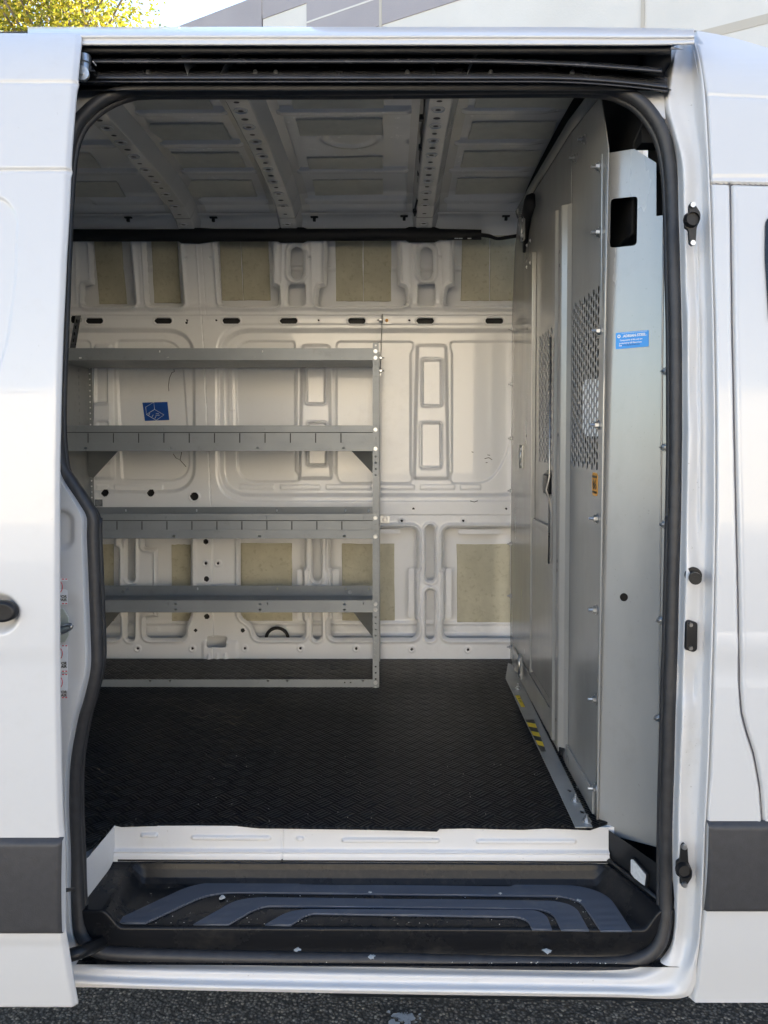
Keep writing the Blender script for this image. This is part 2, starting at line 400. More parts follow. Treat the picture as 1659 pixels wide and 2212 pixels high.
_, zl = wall_hit(755, 18); wbox('reveal_joint', s663, 60, zl - .012, zl + .012, .013, .016, M['wall_light'])
for i in range(9):
    if i != 4: wbox('reveal_joint', s663 + 1.2 + i * 3.4, s663 + 1.24 + i * 3.4, 0.1, 14, .0125, .0165, M['groove'])
# warehouse across the yard (seen mirrored in the paint; its sunlit face warms the cargo bay)
opp = thing('opposite_warehouse', (0, -34, 0), 'sunlit cream wall across the yard, mirrored in the white door paint', 'building')
box('wall', (-45, -44, 0), (50, -34, 9.5), M['wall_cream'], opp, 0.0)
box('roof_edge', (-45.1, -44.1, 9.5), (50.1, -33.9, 9.8), M['wall_light'], opp, 0.0)
for i in range(6): box('dock_door', (-38 + i * 15, -33.99, .2), (-34 + i * 15, -33.9, 4.0), M['wall_light'], opp, .02)

def tree(loc, cz, rx, rz, seed, label, nleaf):
    r = random.Random(seed)
    t = thing('leafy_tree', loc, label, 'tree')
    L = Vector(loc); top = L + Vector((0, 0, cz + rz * .7))
    tr_ = tube('trunk', [L + Vector((r.uniform(-.1, .1), r.uniform(-.1, .1), (cz + rz * .7) * i / 8)) for i in range(9)], [.2 - .0215 * i for i in range(9)], M['bark'], t, 8)
    ends = []
    V = []; Fc = []
    for i in range(46):
        h = r.uniform(cz - rz * .8, cz + rz * .7); a = r.uniform(0, 6.28); ln = rx * r.uniform(.5, .95) * math.sqrt(max(.1, 1 - ((h - cz) / rz) ** 2))
        p0 = L + Vector((0, 0, h - ln * .45)); p1 = L + Vector((math.cos(a) * ln * .5, math.sin(a) * ln * .5, h)); p2 = L + Vector((math.cos(a) * ln, math.sin(a) * ln, h + ln * .35))
        tube('branch', spline([p0, p1, p2], .5), .022, M['bark'], tr_, 5); ends += [p1, p2, (p1 + p2) / 2]
        for j in range(3):
            q = p1.lerp(p2, r.random()); e = q + Vector((r.gauss(0, .5), r.gauss(0, .5), r.uniform(.2, .8))); tube('branch', [q, e], .009, M['bark'], tr_, 4); ends.append(e)
    for i in range(nleaf):
        c = r.choice(ends); p = c + Vector((r.gauss(0, .38), r.gauss(0, .38), r.gauss(0, .34)))
        s = r.uniform(.024, .048)
        u = Vector((r.gauss(0, 1), r.gauss(0, 1), r.gauss(0, .6))).normalized(); w = u.orthogonal().normalized()
        w = (w * math.cos(r.uniform(0, 3)) + u.cross(w) * math.sin(r.uniform(0, 3))).normalized()
        b = len(V); V += [p - u * s * 1.3, p + w * s * .8, p + u * s * 1.4, p - w * s * .8]; Fc += [(b, b + 1, b + 2, b + 3)]
    mesh('crown', V, Fc, M['leaf'], t, False)
    return t
q = P(205, 30, 14.5)
tree((q.x - .3, 14.5, 0), q.z - .6, 3.0, 4.2, 3, 'tall yellow-green tree left of the warehouse, above the sliding door', 30000)
q = P(-110, 30, 18.0)
tree((q.x, 18.0, 0), q.z - .4, 3.2, 4.5, 9, 'second yellow-green tree behind, cut by the left edge of the photo', 26000)
# paint mark on the asphalt
mv, mf = [], []
for _ in range(70):
    c = PZ(random.gauss(873, 16), random.uniform(2186, 2240), .004); r_ = random.uniform(.004, .014); b_ = len(mv); n_ = 7
    mv += [(c.x + r_ * random.uniform(.4, 1.3) * math.cos(6.283 * i / n_), c.y + r_ * random.uniform(.4, 1.3) * math.sin(6.283 * i / n_), .004 + random.uniform(0, .0015)) for i in range(n_)]; mf.append(tuple(range(b_, b_ + n_)))
mesh('paint_mark', mv, mf, M['mark'], None, False)
tag(bpy.data.objects['paint_mark'], 'worn white and blue paint patch on the asphalt below the sill', 'paint mark')

# ================================================================== THE VAN
van = thing('cargo_van', (0, .9, 0), 'white high-roof cargo van with its sliding side door open', 'van')
VP = van

# ---- signed distance helpers for pressed sheet metal
def sd_rr(X, Y, x0, y0, x1, y1, r):
    cx, cy, hw, hh = (x0 + x1) / 2, (y0 + y1) / 2, abs(x1 - x0) / 2, abs(y1 - y0) / 2
    r = min(r, hw, hh); qx = np.abs(X - cx) - hw + r; qy = np.abs(Y - cy) - hh + r
    return np.hypot(np.maximum(qx, 0), np.maximum(qy, 0)) + np.minimum(np.maximum(qx, qy), 0) - r
def sd_c(X, Y, cx, cy, r): return np.hypot(X - cx, Y - cy) - r
def sd_poly(X, Y, pts):
    pts = np.array(pts); d = np.full(X.shape, 1e9); ins = np.zeros(X.shape, bool); k = len(pts)
    for i in range(k):
        a = pts[i]; b = pts[(i + 1) % k]; e = b - a; wx = X - a[0]; wy = Y - a[1]
        t = np.clip((wx * e[0] + wy * e[1]) / max(e @ e, 1e-9), 0, 1)
        d = np.minimum(d, (wx - e[0] * t) ** 2 + (wy - e[1] * t) ** 2)
        c = ((a[1] <= Y) & (b[1] > Y)) | ((b[1] <= Y) & (a[1] > Y))
        if abs(e[1]) > 1e-9: ins ^= c & (X < a[0] + (Y - a[1]) / e[1] * e[0])
    d = np.sqrt(d); return np.where(ins, -d, d)
def sd_line(X, Y, pts):
    d = np.full(X.shape, 1e9); pts = np.array(pts, float)
    for a, b in zip(pts[:-1], pts[1:]):
        e = b - a; wx = X - a[0]; wy = Y - a[1]; t = np.clip((wx * e[0] + wy * e[1]) / max(e @ e, 1e-9), 0, 1)
        d = np.minimum(d, np.hypot(wx - e[0] * t, wy - e[1] * t))
    return d
def S(d, w): 
    t = np.clip(.5 - d / w, 0, 1); return t * t * (3 - 2 * t)

# ---- far side panel (inner frame pressed over the outer skin)
gx = np.concatenate([np.arange(-420, 100, 12), np.arange(100, 1132, 1.3)]); gy = np.concatenate([np.arange(470, 500, 6), np.arange(500, 1438, 1.3), [1438, 1446]])
GX, GY = np.meshgrid(gx, gy); Hh = np.zeros(GX.shape); MK = np.zeros(GX.shape); HOLE = np.zeros(GX.shape, bool)
def win(x0, y0, x1, y1, pad=14):
    i0, i1 = np.searchsorted(gy, [y0 - pad, y1 + pad]); j0, j1 = np.searchsorted(gx, [x0 - pad, x1 + pad]); return slice(i0, i1), slice(j0, j1)
def bbox(p): a = np.array(p); return a[:, 0].min(), a[:, 1].min(), a[:, 0].max(), a[:, 1].max()
def shape(kind, *a):
    if kind == 'rr': x0, y0, x1, y1, r = a; w = win(x0, y0, x1, y1, 30); return w, sd_rr(GX[w], GY[w], *a)
    if kind == 'p': w = win(*bbox(a[0]), 30); return w, sd_poly(GX[w], GY[w], a[0])
    if kind == 'c': w = win(a[0] - a[2], a[1] - a[2], a[0] + a[2], a[1] + a[2], 30); return w, sd_c(GX[w], GY[w], *a)
    if kind == 'l': w = win(*bbox(a[0]), 30); return w, sd_line(GX[w], GY[w], a[0])
def cut(sh, depth, wd=3.0, mask=False):
    w, d = sh; s = S(d, wd); Hh[w] = Hh[w] * (1 - s) - depth * s
    if mask: MK[w] = np.maximum(MK[w], s)
def punch(sh, lipd=.006):
    w, d = sh; s = S(d, 3.0); Hh[w] = Hh[w] * (1 - s) - lipd * s; HOLE[w] |= d < .9
CUTS = []
def openp(sh, lipd=.010):
    w, d = sh; s = S(d - 1.0, 4.0); Hh[w] -= lipd * s; HOLE[w] |= d < .6; MK[w] = np.maximum(MK[w], S(d, 2.0))
def add(sh, amt, wd=4.0):
    w, d = sh; Hh[w] += amt * S(d, wd)
def ring(sh, off, hw, amt):
    w, d = sh; Hh[w] += amt * np.exp(-((d - off) / hw) ** 2)
SK = .112
# window-height recesses
WL = rpoly([(-500, 713), (417, 713), (419, 1062), (-500, 1062)], [0, 62, 58, 0], 10)
WR = rpoly([(478, 713), (1180, 713), (1180, 1070), (478, 1070)], [64, 60, 110, 62], 10)
for pl in (WL, WR): add(shape('p', pl), -.022, 11)
add(shape('p', rpoly([(466, 700), (1190, 700), (1190, 1083), (468, 1083)], [70, 60, 105, 66], 10)), -.004, 5)
# inset panels
for pl in (rpoly([(247, 735), (388, 735), (408, 1037), (261, 1037)], [12, 45, 45, 8], 8), rpoly([(-300, 735), (190, 735), (205, 1037), (-300, 1037)], [0, 10, 10, 0], 6),
           rpoly([(506, 736), (634, 736), (636, 1020), (643, 1026), (643, 1040), (512, 1040)], [38, 8, 4, 4, 8, 40], 8),
           rpoly([(727, 737), (892, 737), (892, 752), (886, 762), (886, 1024), (890, 1030), (888, 1043), (733, 1043), (727, 1026)], [10, 8, 4, 4, 4, 4, 8, 10, 4], 6),
           rpoly([(975, 737), (1128, 737), (1114, 900), (1096, 985), (1060, 1044), (976, 1044), (974, 1028), (979, 1020), (979, 762), (975, 752)], [8, 20, 40, 60, 60, 8, 4, 4, 4, 4], 8)):
    add(shape('p', pl), -.007, 2.8); ring(shape('p', pl), 1.2, 1.2, -.003)
# raised posts in the recess with pressed pockets
for x0, x1, y0, y1, rects in ((899, 967, 745, 1034, ((911, 775, 955, 877), (908, 912, 954, 1011))), (650, 713, 745, 1034, ((660, 772, 704, 873), (663, 911, 706, 1006))),
                              (199, 240, 745, 1034, ((202, 770, 234, 872), (207, 908, 236, 1000)))):
    add(shape('p', rpoly([(x0 + 3, y0), (x1 - 3, y0), (x1 + 2, y1), (x0 - 4, y1)], 6)), .018, 9)
    for rc in rects: 
        sh = shape('rr', *rc, 6); ring(sh, 0, 2.2, .005); add(shape('rr', rc[0] + 4, rc[1] + 4, rc[2] - 4, rc[3] - 4, 3), -.009, 2.6)
for x in (642, 722, 891, 975): add(shape('l', [(x, 755), (x, 1020)]), .004, 6)
for x0, x1 in ((205, 231), (243, 349), (515, 590), (604, 690), (704, 800), (820, 896), (908, 983), (995, 1040)):
    add(shape('rr', x0, 1048, x1, 1058, 2), .0035, 3)
add(shape('l', [(480, 830), (484, 915)]), .003, 5)
add(shape('rr', 492, 790, 502, 886, 3), .003, 3); add(shape('rr', 492, 888, 503, 960, 3), .0035, 3)
# seams
for ln in ([(434.8, 681), (439.5, 748), (455.5, 1093), (458, 1170), (460, 1376)],): 
    w, d = shape('l', ln); Hh[w] -= .006 * S(d - .6, 2.0)
w, d = shape('l', [(422, 500), (434, 681)]); Hh[w] += .005 * S(d, 6)
w, d = shape('l', [(434, 500), (446, 681)]); Hh[w] -= .003 * S(d, 3)
Hh += .004 * S((GY - 681), 2.0) * S(-(GY - 500), 8)
Hh -= .005 * S(-(GY - 1112.5), 2.0) * (GX > 460)
# upper openings
Hh += .010 * np.exp(-((GY - 664) / 5) ** 2)
up_open = [rpoly([(175, 480), (275, 480), (292, 661), (182, 661), (183, 617), (204, 615), (200, 530)], [0, 0, 10, 10, 2, 2, 3]), rpoly([(313, 480), (382, 480), (396, 661), (323, 661)], [0, 0, 10, 10]),
           rpoly([(466, 480), (577, 480), (587, 528), (587, 616), (600, 621), (603, 661), (479, 661)], [0, 0, 3, 3, 4, 10, 10]), rpoly([(707, 480), (857, 480), (858, 618), (874, 621), (878, 661), (686, 661), (690, 622), (706, 618)], [0, 0, 3, 4, 10, 10, 4, 3]),
           rpoly([(984, 480), (1180, 480), (1180, 661), (962, 661), (967, 622), (983, 618)], [0, 0, 0, 10, 4, 3])]
for pl in up_open: ring(shape('p', pl), 7, 3.4, .009); openp(shape('p', pl))
for x in (641, 921, 133):
    ring(shape('rr', x - 13, 533, x + 13, 603, 13), 8, 3.4, .008); openp(shape('rr', x - 13, 533, x + 13, 603, 13))
    openp(shape('rr', x - 18, 613, x + 18, 661, 6))
    for sx in (-34, 34): w, d = shape('l', [(x + sx * .9, 500), (x + sx, 655)]); Hh[w] += .009 * S(d, 16) * (1 - MK[w])
for a, b in (((300, 500), (308, 655)), ((305, 500), (315, 655)), ((457, 500), (470, 655)), ((388, 500), (402, 655))):
    w, d = shape('l', [a, b]); Hh[w] += .006 * S(d, 9) * (1 - MK[w])
# folded tabs inside the openings
TABS = []
for x0, x1, y0, y1 in ((690, 704, 527, 618), (861, 875, 527, 618), (967, 981, 527, 618), (587, 599, 527, 618), (176, 202, 527, 618)):
    TABS.append((x0, y0, x1, y1))
# slots
for x0, x1 in ((186, 222), (334.5, 370.7), (481, 518), (605, 642), (752, 789), (900, 937), (1049, 1087)):
    ring(shape('rr', x0, 687, x1, 699, 6), 2, 1.8, .002); punch(shape('rr', x0, 687, x1, 699, 6))
punch(shape('rr', 154, 682, 171, 698, 3))
for x, y, r in ((226, 1065, 7.5), (325, 1065, 7.5), (419.5, 1072.5, 8.5)): ring(shape('c', x, y, r), 2, 2, .003); punch(shape('c', x, y, r))
for x, y, r in ((444.5, 1170, 5.6), (446, 1250.6, 5.6), (446.6, 1331.7, 5.6), (422.4, 1362, 3.6), (524, 1362, 4.6), (401, 557, 2.2), (454, 557, 2.2), (669, 556, 2.4), (951, 554, 2.4), (154, 557, 2.2), (403, 697, 2.6), (404, 691.5, 1.6), (467, 692, 1.6), (688, 692, 1.6), (884, 692, 1.8), (1108, 689, 1.6), (893, 1099, 1.8), (1093.5, 1099, 1.8), (929.4, 1264.7, 2)):
    punch(shape('c', x, y, max(r, 2.2)), .002)
# lower openings
lo_open = [rpoly([(-300, 1141), (247, 1141), (247, 1180), (256, 1186), (256, 1330), (259, 1336), (259, 1379), (-300, 1379)], [0, 10, 3, 3, 3, 3, 14, 0]),
           rpoly([(310, 1141), (412, 1141), (412, 1330), (402, 1350), (402, 1379), (314, 1379), (314, 1335), (341, 1333), (341, 1186), (312, 1182)], [10, 10, 10, 10, 14, 14, 3, 3, 3, 3]),
           rpoly([(518, 1141), (658, 1141), (658, 1225), (653, 1230), (653, 1340), (658, 1345), (658, 1379), (552, 1379), (546, 1352), (518, 1332)], [10, 10, 3, 3, 3, 3, 14, 12, 14, 12]),
           rpoly([(713, 1141), (901, 1141), (901, 1228), (896, 1232), (896, 1337), (901, 1341), (901, 1379), (713, 1379), (713, 1340), (718, 1336), (718, 1230), (713, 1226)], [12, 16, 3, 3, 3, 3, 16, 14, 3, 3, 3, 3]),
           rpoly([(958, 1141), (1200, 1141), (1200, 1380), (958, 1380), (958, 1341), (962, 1337), (962, 1232), (958, 1228)], [16, 0, 0, 16, 3, 3, 3, 3])]
for pl in lo_open: ring(shape('p', pl), 6.5, 3.6, .011); openp(shape('p', pl))
for x0, x1 in ((920, 939), (675, 693.5), (273.5, 290)):
    for y0, y1 in ((1136, 1256), (1274, 1383)):
        ring(shape('rr', x0, y0, x1, y1, 9.5), 5, 3.0, .007); openp(shape('rr', x0, y0, x1, y1, 9.5))
for x0, x1, y0, y1 in ((882, 896, 1228, 1334), (962, 975.5, 1229, 1335), (718, 733, 1230, 1336), (641, 653, 1230, 1340), (314, 341, 1186, 1333), (990, 1083, 1143, 1154), (790, 864, 1143, 1153)):
    TABS.append((x0, y0, x1, y1))
for x, y in ((867.7, 1125), (1001, 1125), (297.6, 1401), (415.6, 1401), (528.6, 1401), (649, 1401), (769.5, 1401.5), (889.5, 1403), (1011, 1404), (444.5, 1217), (470.7, 1217)):
    sh = shape('c', x, y, 7); ring(sh, -1, 1.8, .0035); punch(shape('c', x, y, 2.7), .003)
CUTS.append(('rr', 446.6, 1376, 488.5, 1398, 4))
add(shape('rr', 438, 1386, 512, 1440, 5), .010, 8)
for x in (452, 470, 488): 
    w, d = shape('p', [(x - 9, 1438), (x, 1412), (x + 9, 1438)]); Hh[w] += .009 * S(d, 8)
Hh += .010 * S(-(GY - 1425), 3.0)
for c_ in CUTS: openp(shape(*c_), .004)
base = surf(GX, GY, 0.0, W0); base[..., 1] -= Hh
far = grid('far_side_panel', base, M['inner'], VP, label='pressed white inner side panel with openings and slots', holes=HOLE, sharp=38)
# outer skin seen through the openings
sxx, syy = np.arange(-430, 1150, 4.0), np.arange(466, 1440, 2.0); SX, SY = np.meshgrid(sxx, syy)
sp_ = surf(SX, SY, SK, W0); hs = .005 * S(np.abs(SY - 580) - 5, 4)
for y in (1346, 1372): hs += .008 * np.exp(-((SY - y) / 3.5) ** 2)
for x in (1036, 860, 985, 1095, 738, 340, 320, 545, 620): hs += .003 * np.exp(-((np.hypot(SX - x, SY - 1359) - 3.5) / 1.5) ** 2)
sp_[..., 1] -= hs
skin = grid('outer_skin', sp_, M['inner'], VP)
for x0, y0, x1, y1 in TABS:
    tb = plate('folded_tab', [(p.x, p.z) for p in (PW(x, y, .03) for x, y in rrect(x0, y0, x1, y1, 3))], [], .003, lambda u, v, w: Vector((u, float(W0(v)) + .034 + w, v)), M['inner'], far, .0008)
# near-black plates standing in for the shade behind slots and drain holes
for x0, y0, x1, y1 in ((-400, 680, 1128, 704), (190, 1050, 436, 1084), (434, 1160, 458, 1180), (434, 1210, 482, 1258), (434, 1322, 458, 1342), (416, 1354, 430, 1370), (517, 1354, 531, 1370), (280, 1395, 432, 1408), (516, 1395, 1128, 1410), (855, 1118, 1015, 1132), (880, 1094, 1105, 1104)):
    grid('slot_shade_plate', surf(*np.meshgrid(np.linspace(x0, x1, 4), np.linspace(y0, y1, 4)), .040, W0), M['cavity'], far)
def pad(pts, on, par, off=.004, th=.005, mat='pad'):
    """thin damping pad lying on a surface point function"""
    me_pts = [on(x, y) for x, y in pts]
    c = sum(me_pts, Vector()) / 4
    n = (me_pts[1] - me_pts[0]).cross(me_pts[3] - me_pts[0]).normalized()
    if n.dot(CAM - c) < 0: n = -n
    ol = []
    for i in range(4):
        p, q_ = me_pts[i], me_pts[(i + 1) % 4]
        for j in range(6):
            e = p.lerp(q_, j / 6); ol.append(e + (e - c).normalized() * random.uniform(-.0022, .0008) * (1 if j else .5))
    m_ = len(ol); V = [p + n * .0003 for p in ol] + [p + n * (th - .0012) for p in ol] + [p + (c - p).normalized() * .003 + n * th for p in ol]
    f = [tuple(range(2 * m_, 3 * m_))]
    for r_ in (0, m_): f += [(r_ + i, r_ + (i + 1) % m_, r_ + m_ + (i + 1) % m_, r_ + m_ + i) for i in range(m_)]
    return mesh('damping_pad', V, f, M[mat], par, False)
onw = lambda x, y: PW(x, y, SK - .0015)
for q in ([(202, 500), (261, 500), (275, 657), (215.5, 657)], [(326, 500), (382, 500), (392, 655), (334, 655)], [(473, 500), (518.4, 500), (525.4, 649), (480, 649)], [(519.4, 500), (579, 500), (585, 649), (526.6, 649)],
          [(724, 500), (783.4, 500), (784.4, 651), (726, 651)], [(784.6, 500), (845, 500), (845, 651), (785.6, 651)], [(998, 500), (1057.4, 500), (1056.4, 650), (995, 650)], [(1058.6, 500), (1120, 500), (1118, 650), (1057.6, 650)]):
    pad(q, onw, far)
onl = lambda x, y: PW(x, y, SK - .0015)
for x0, y0, x1, y1 in ((150, 1175, 246, 1341), (371, 1176, 412, 1341), (520, 1173, 631, 1341), (738.5, 1174, 852, 1340), (986, 1175, 1101.5, 1344)):
    pad([(x0, y0), (x1, y0), (x1 + 1, y1), (x0 + 1, y1)], onl, far)
# black foam ring in the lower opening
c = PW(598.6, 1380, .052)
tube('foam_ring', [c + Vector((math.cos(a) * .050, 0, math.sin(a) * .050)) for a in np.linspace(0, math.pi, 24)], .0075, M['tape'], far, 8)
# blue laptop-drawing sticker with white border
def on_wall(px, py, o): return PW(px, py, o)
bs = plate('sticker', [(p.x, p.z) for p in (PW(300.5, 866), PW(361, 864.5), PW(365.5, 910), PW(306.5, 912))], [], .0012, lambda u, v, w: Vector((u, 1.78 + .029 - .0015 + w, v)), M['ink'], far, label='blue sticker with white line drawing of an open laptop')
YS = 1.78 + .029 - .0032
plate('sticker_face', [(p.x, p.z) for p in (PW(303.5, 869), PW(358, 867.6), PW(362, 907), PW(309, 909))], [], .0006, lambda u, v, w: Vector((u, YS + w, v)), M['blue'], far)
def sline(pts, r=.0009):
    tube('sticker_drawing', [Vector((PW(x, y).x, YS - .0006, PW(x, y).z)) for x, y in pts], r, M['ink'], far, 4)
S3 = lambda x, y: (138.2 + x * .2951, 748.8 + y * .2951)
for ln in ([(585, 440), (645, 405), (650, 458), (590, 495), (585, 440)], [(590, 495), (650, 458), (720, 498), (663, 538), (590, 495)], [(604, 503), (616, 487)], [(630, 515), (641, 497)], [(652, 524), (662, 509)], [(660, 489), (681, 489)], [(658, 501), (688, 500)]):
    sline([S3(*p) for p in ln], .0013 if ln[0][0] in (660, 658) else .0011)
# scuffs and pen marks
for ln in ([(775, 125), (780, 150)], [(805, 165), (808, 183), (790, 190), (772, 230), (764, 290), (768, 325)], [(800, 785), (820, 815), (850, 830), (862, 770)], [(850, 830), (895, 880)], [(960, 1000), (995, 1060)]):
    pts = [S3(*p) for p in ln]; tube('scuff_mark', [PW(x, y, .0288) for x, y in pts], .0016, M['scuff'], far, 4)
S4 = lambda x, y: (627.8 + x * .2951, 748.8 + y * .2951)
for ln in ([(1325, 770), (1338, 774)], [(1420, 820), (1450, 812), (1475, 828)], [(1440, 792), (1460, 796)], [(1428, 848), (1442, 850)], [(1315, 1130), (1345, 1137), (1370, 1128)]):
    tube('scuff_mark', [PW(*S4(*p), .0288 if p[1] < 1000 else .0005) for p in ln], .002, M['scuff'], far, 4)
# ---- cable duct under the roof edge
seg = [(130, 496, 521), (386, 496, 521), (392, 493, 525), (430, 493, 526), (466, 495, 521), (600, 495, 521), (606, 492, 524), (655, 492, 524), (664, 495, 520), (876, 494, 519), (884, 491, 523), (938, 491, 523), (950, 495, 518), (1040, 497, 517)]
duct = []
for i, (x, a, b) in enumerate([(-400, 496, 521)] + seg):
    row = []
    for (yy, o) in ((a, .0), (a - 1, -.05), ((a + b) / 2, -.062), (b, -.05), (b + 1, .0)):
        pp = PW(x, yy, o); row.append(tuple(pp))
    duct.append(row)
cable_duct = grid('cable_duct', np.array(duct), M['tape'], VP)
tube('cable', spline([PW(1036, 506, -.04), PW(1055, 508, -.045), PW(1075, 515, -.03), PW(1095, 512, -.03), PW(1120, 508, -.02), PW(1140, 503, -.02)], .01), .006, M['tape'], cable_duct, 6)
tube('cable', spline([PW(1036, 509, -.04), PW(1060, 513, -.045), PW(1080, 517, -.03), PW(1140, 507, -.02)], .01), .004, M['tape'], cable_duct, 6)
for x in (985, 994, 1013): box('cable_tie', P(x - 3, 514, 1.617), P(x + 5, 516, 1.620), M['sticker_white'], cable_duct, 0)

# ---- roof
XR0, XR1 = -2.4, 1.7
rY = np.concatenate([np.linspace(.14, .5, 12), np.arange(.506, 1.63, .006)]); rX = np.concatenate([np.arange(XR0, -1.35, .05), np.arange(-1.35, .66, .0075)])
RX, RY = np.meshgrid(rX, rY)
def roofz(y): return np.interp(y, [.1, .2, .35, .55, .9, 1.3, 1.5, 1.58, 1.63, 1.68, 1.72], [2.54, 2.60, 2.67, 2.695, 2.705, 2.70, 2.685, 2.665, 2.640, 2.61, 2.57])
Zr = roofz(RY)
RIBS = (-.865, -.43, .14)
for by in (.51, .77, 1.03, 1.29, 1.555):
    inb = np.ones(RX.shape)
    for rx in (-1.3,) + RIBS: inb *= 1 - S(np.abs(RX - rx) - .075, .04)
    if by == 1.03: inb *= 1 - S(np.abs(RX + .145) - .21, .02)
    inb *= S(RX - .50, .08)
    Zr -= .013 * S(np.abs(RY - by) - .022, .020) * inb
dc = np.hypot(RX + .139, RY - .985); Zr -= .006 * np.exp(-((dc - .09) / .012) ** 2)
roof = grid('roof_panel', np.stack([RX, RY, Zr], -1), M['roof_in'], VP, sharp=25, label='grey-white inside of the roof with pressed beads')
on_roof = lambda x, y: (lambda p: Vector((p.x, p.y, float(roofz(p.y)) - .001)))(PZ(x, y, 2.70))
for q in ([(627, 203), (830, 203), (830, 232), (633, 235)], [(639, 259), (827, 256), (829, 291), (648, 293)], [(662, 340), (827, 337), (828, 367), (669, 370)], [(675, 384), (827, 382), (828, 407), (681, 409)],
          [(255, 205), (447, 203), (464, 237), (270, 237)], [(297, 269), (482, 268), (500, 301), (320, 302)], [(346, 330), (516, 329), (531, 359), (367, 360)], [(387, 385), (544, 384), (556, 411), (410, 412)],
          [(60, 330), (195, 330), (218, 360), (90, 360)], [(90, 387), (252, 387), (272, 412), (110, 412)],
          [(1029, 200), (1247, 200), (1224, 232), (1023, 232)], [(1019.5, 265), (1204, 262), (1192, 299), (1010, 300)], [(1002, 327), (1172, 325), (1159, 357), (994, 359)], [(988, 381), (1145, 378), (1133, 405), (983, 407)]):
    pad(q, on_roof, roof, mat='pad_roof')
# roof bows
ring_bm = bmesh.new()
def bow(xc):
    ys = np.concatenate([np.linspace(.16, .5, 8), np.arange(.52, 1.70, .02)]); prof = [(-.078, -.002), (-.052, -.002), (-.036, -.052), (-.032, -.056), (.030, -.056), (.034, -.052), (.060, -.004), (.092, -.002)]
    pts = np.array([[(xc + dx, y, float(roofz(y)) - .004 + dz * (1 if y < 1.6 else .8)) for dx, dz in prof] for y in ys])
    b = grid('roof_bow', pts, M['bow'], VP, flip=True)
    for e in b.data.polygons: e.use_smooth = False
    for i, y in enumerate(np.arange(.56, 1.66, .062)):
        z = float(roofz(y)) - .0607
        big = i % 4 == 2
        bm = bmesh.new(); r = .0085 if not big else .011
        bmesh.ops.create_circle(bm, cap_ends=True, radius=r, segments=14)
        for v in bm.verts: v.co = Vector((xc - .004 + v.co.x, y + v.co.y * .8, z - .0006))
        from_bm('bow_hole', bm, M['cavity'], b)
        if i % 2 == 1:
            tube('pressed_ring', [Vector((xc - .004 + math.cos(a) * .019, y + math.sin(a) * .019, z)) for a in np.linspace(0, 2 * math.pi, 20)[:-1]], .0018, M['roof_in'], b, 5, True)
    return b
bows = [bow(x) for x in RIBS] + [bow(-1.42)]
# wire along the front bow
wp = [(918, 200), (916, 250), (909, 285), (911, 300), (907, 340), (908, 360), (903, 395), (905, 415), (899, 440), (896, 462), (902, 492)]
wire = tube('wire', spline([PZ(x, y, 2.66 if y < 440 else 2.62) for x, y in wp], .02), .0042, M['tape'], roof, 6)
for x, y in ((911, 255), (909, 318), (906, 374), (901, 425), (896, 456)):
    p = PZ(x, y, 2.66 if y < 440 else 2.62); box('tape_wrap', p - Vector((.008, .012, .008)), p + Vector((.008, .012, .008)), M['tape'], wire, .003)
# roof side rail between roof and wall
ry = [(1.612, 2.634), (1.622, 2.628), (1.632, 2.628), (1.648, 2.618), (1.665, 2.600), (1.690, 2.575), (1.70, 2.56)]
rxs = np.arange(-2.4, .66, .02); pts = np.zeros((len(ry), len(rxs), 3))
for i, (y, z) in enumerate(ry):
    for j, x in enumerate(rxs):
        b = 0.010 * (1 / (1 + math.exp(-30 * (abs(((x + .15) % .57) - .285) - .2)))) if 2 < i < 6 else 0
        pts[i, j] = (x, y + b, z)
rail = grid('roof_side_rail', pts, M['roof_in'], VP)
for x, y in ((277, 470), (461, 470), (679, 469), (873, 467), (1093, 467)):
    p = P(x, y, 1.605); bm = bmesh.new(); bm_box(bm, p + Vector((-.016, -.008, -.003)), p + Vector((.016, .008, .003)), .002); bm_box(bm, p + Vector((-.006, -.008, -.018)), p + Vector((.006, .006, 0)), .002)
    from_bm('clip', bm, M['tape'], rail)

# ---- floor, rear closing wall, cab shell
FZ = .70; RLX = PZ(244, 1787, FZ).x
box('cargo_floor', (-2.4, .292, FZ - .03), (.9, 1.84, FZ - .004), M['inner'], VP, 0)
box('cargo_floor', (-2.4, .12, FZ - .03), (RLX - .03, .291, FZ - .004), M['inner'], VP, 0)
box('rear_bulkhead', (-2.44, .12, .45), (-2.40, 1.85, 2.72), M['inner'], VP, 0)
def outer_rows(x, zs, off): return [(x, float(PB(z)) + off, z) for z in zs]
zs = np.linspace(.45, 2.60, 60); ZRE = P(800, 59, .235).z
grid('rear_body_side', np.array([[(x, float(PB(z)), z) for x in (-2.44, -1.6, -.80)] for z in zs]), M['white'], VP, solid=.012)
grid('roof_skin', np.array([[(x, y, z - max(0, (x - .5)) ** 2 * .35) for x in (-2.44, -1.5, -.8, 0, .5, .66)] for y, z in ((.235, ZRE - .004), (.30, ZRE + .025), (.40, ZRE + .05), (.6, ZRE + .085), (1.0, ZRE + .105), (1.4, ZRE + .085), (1.65, ZRE + .05), (1.78, ZRE), (1.86, 2.55), (1.90, 2.40))]), M['white'], VP, flip=True)
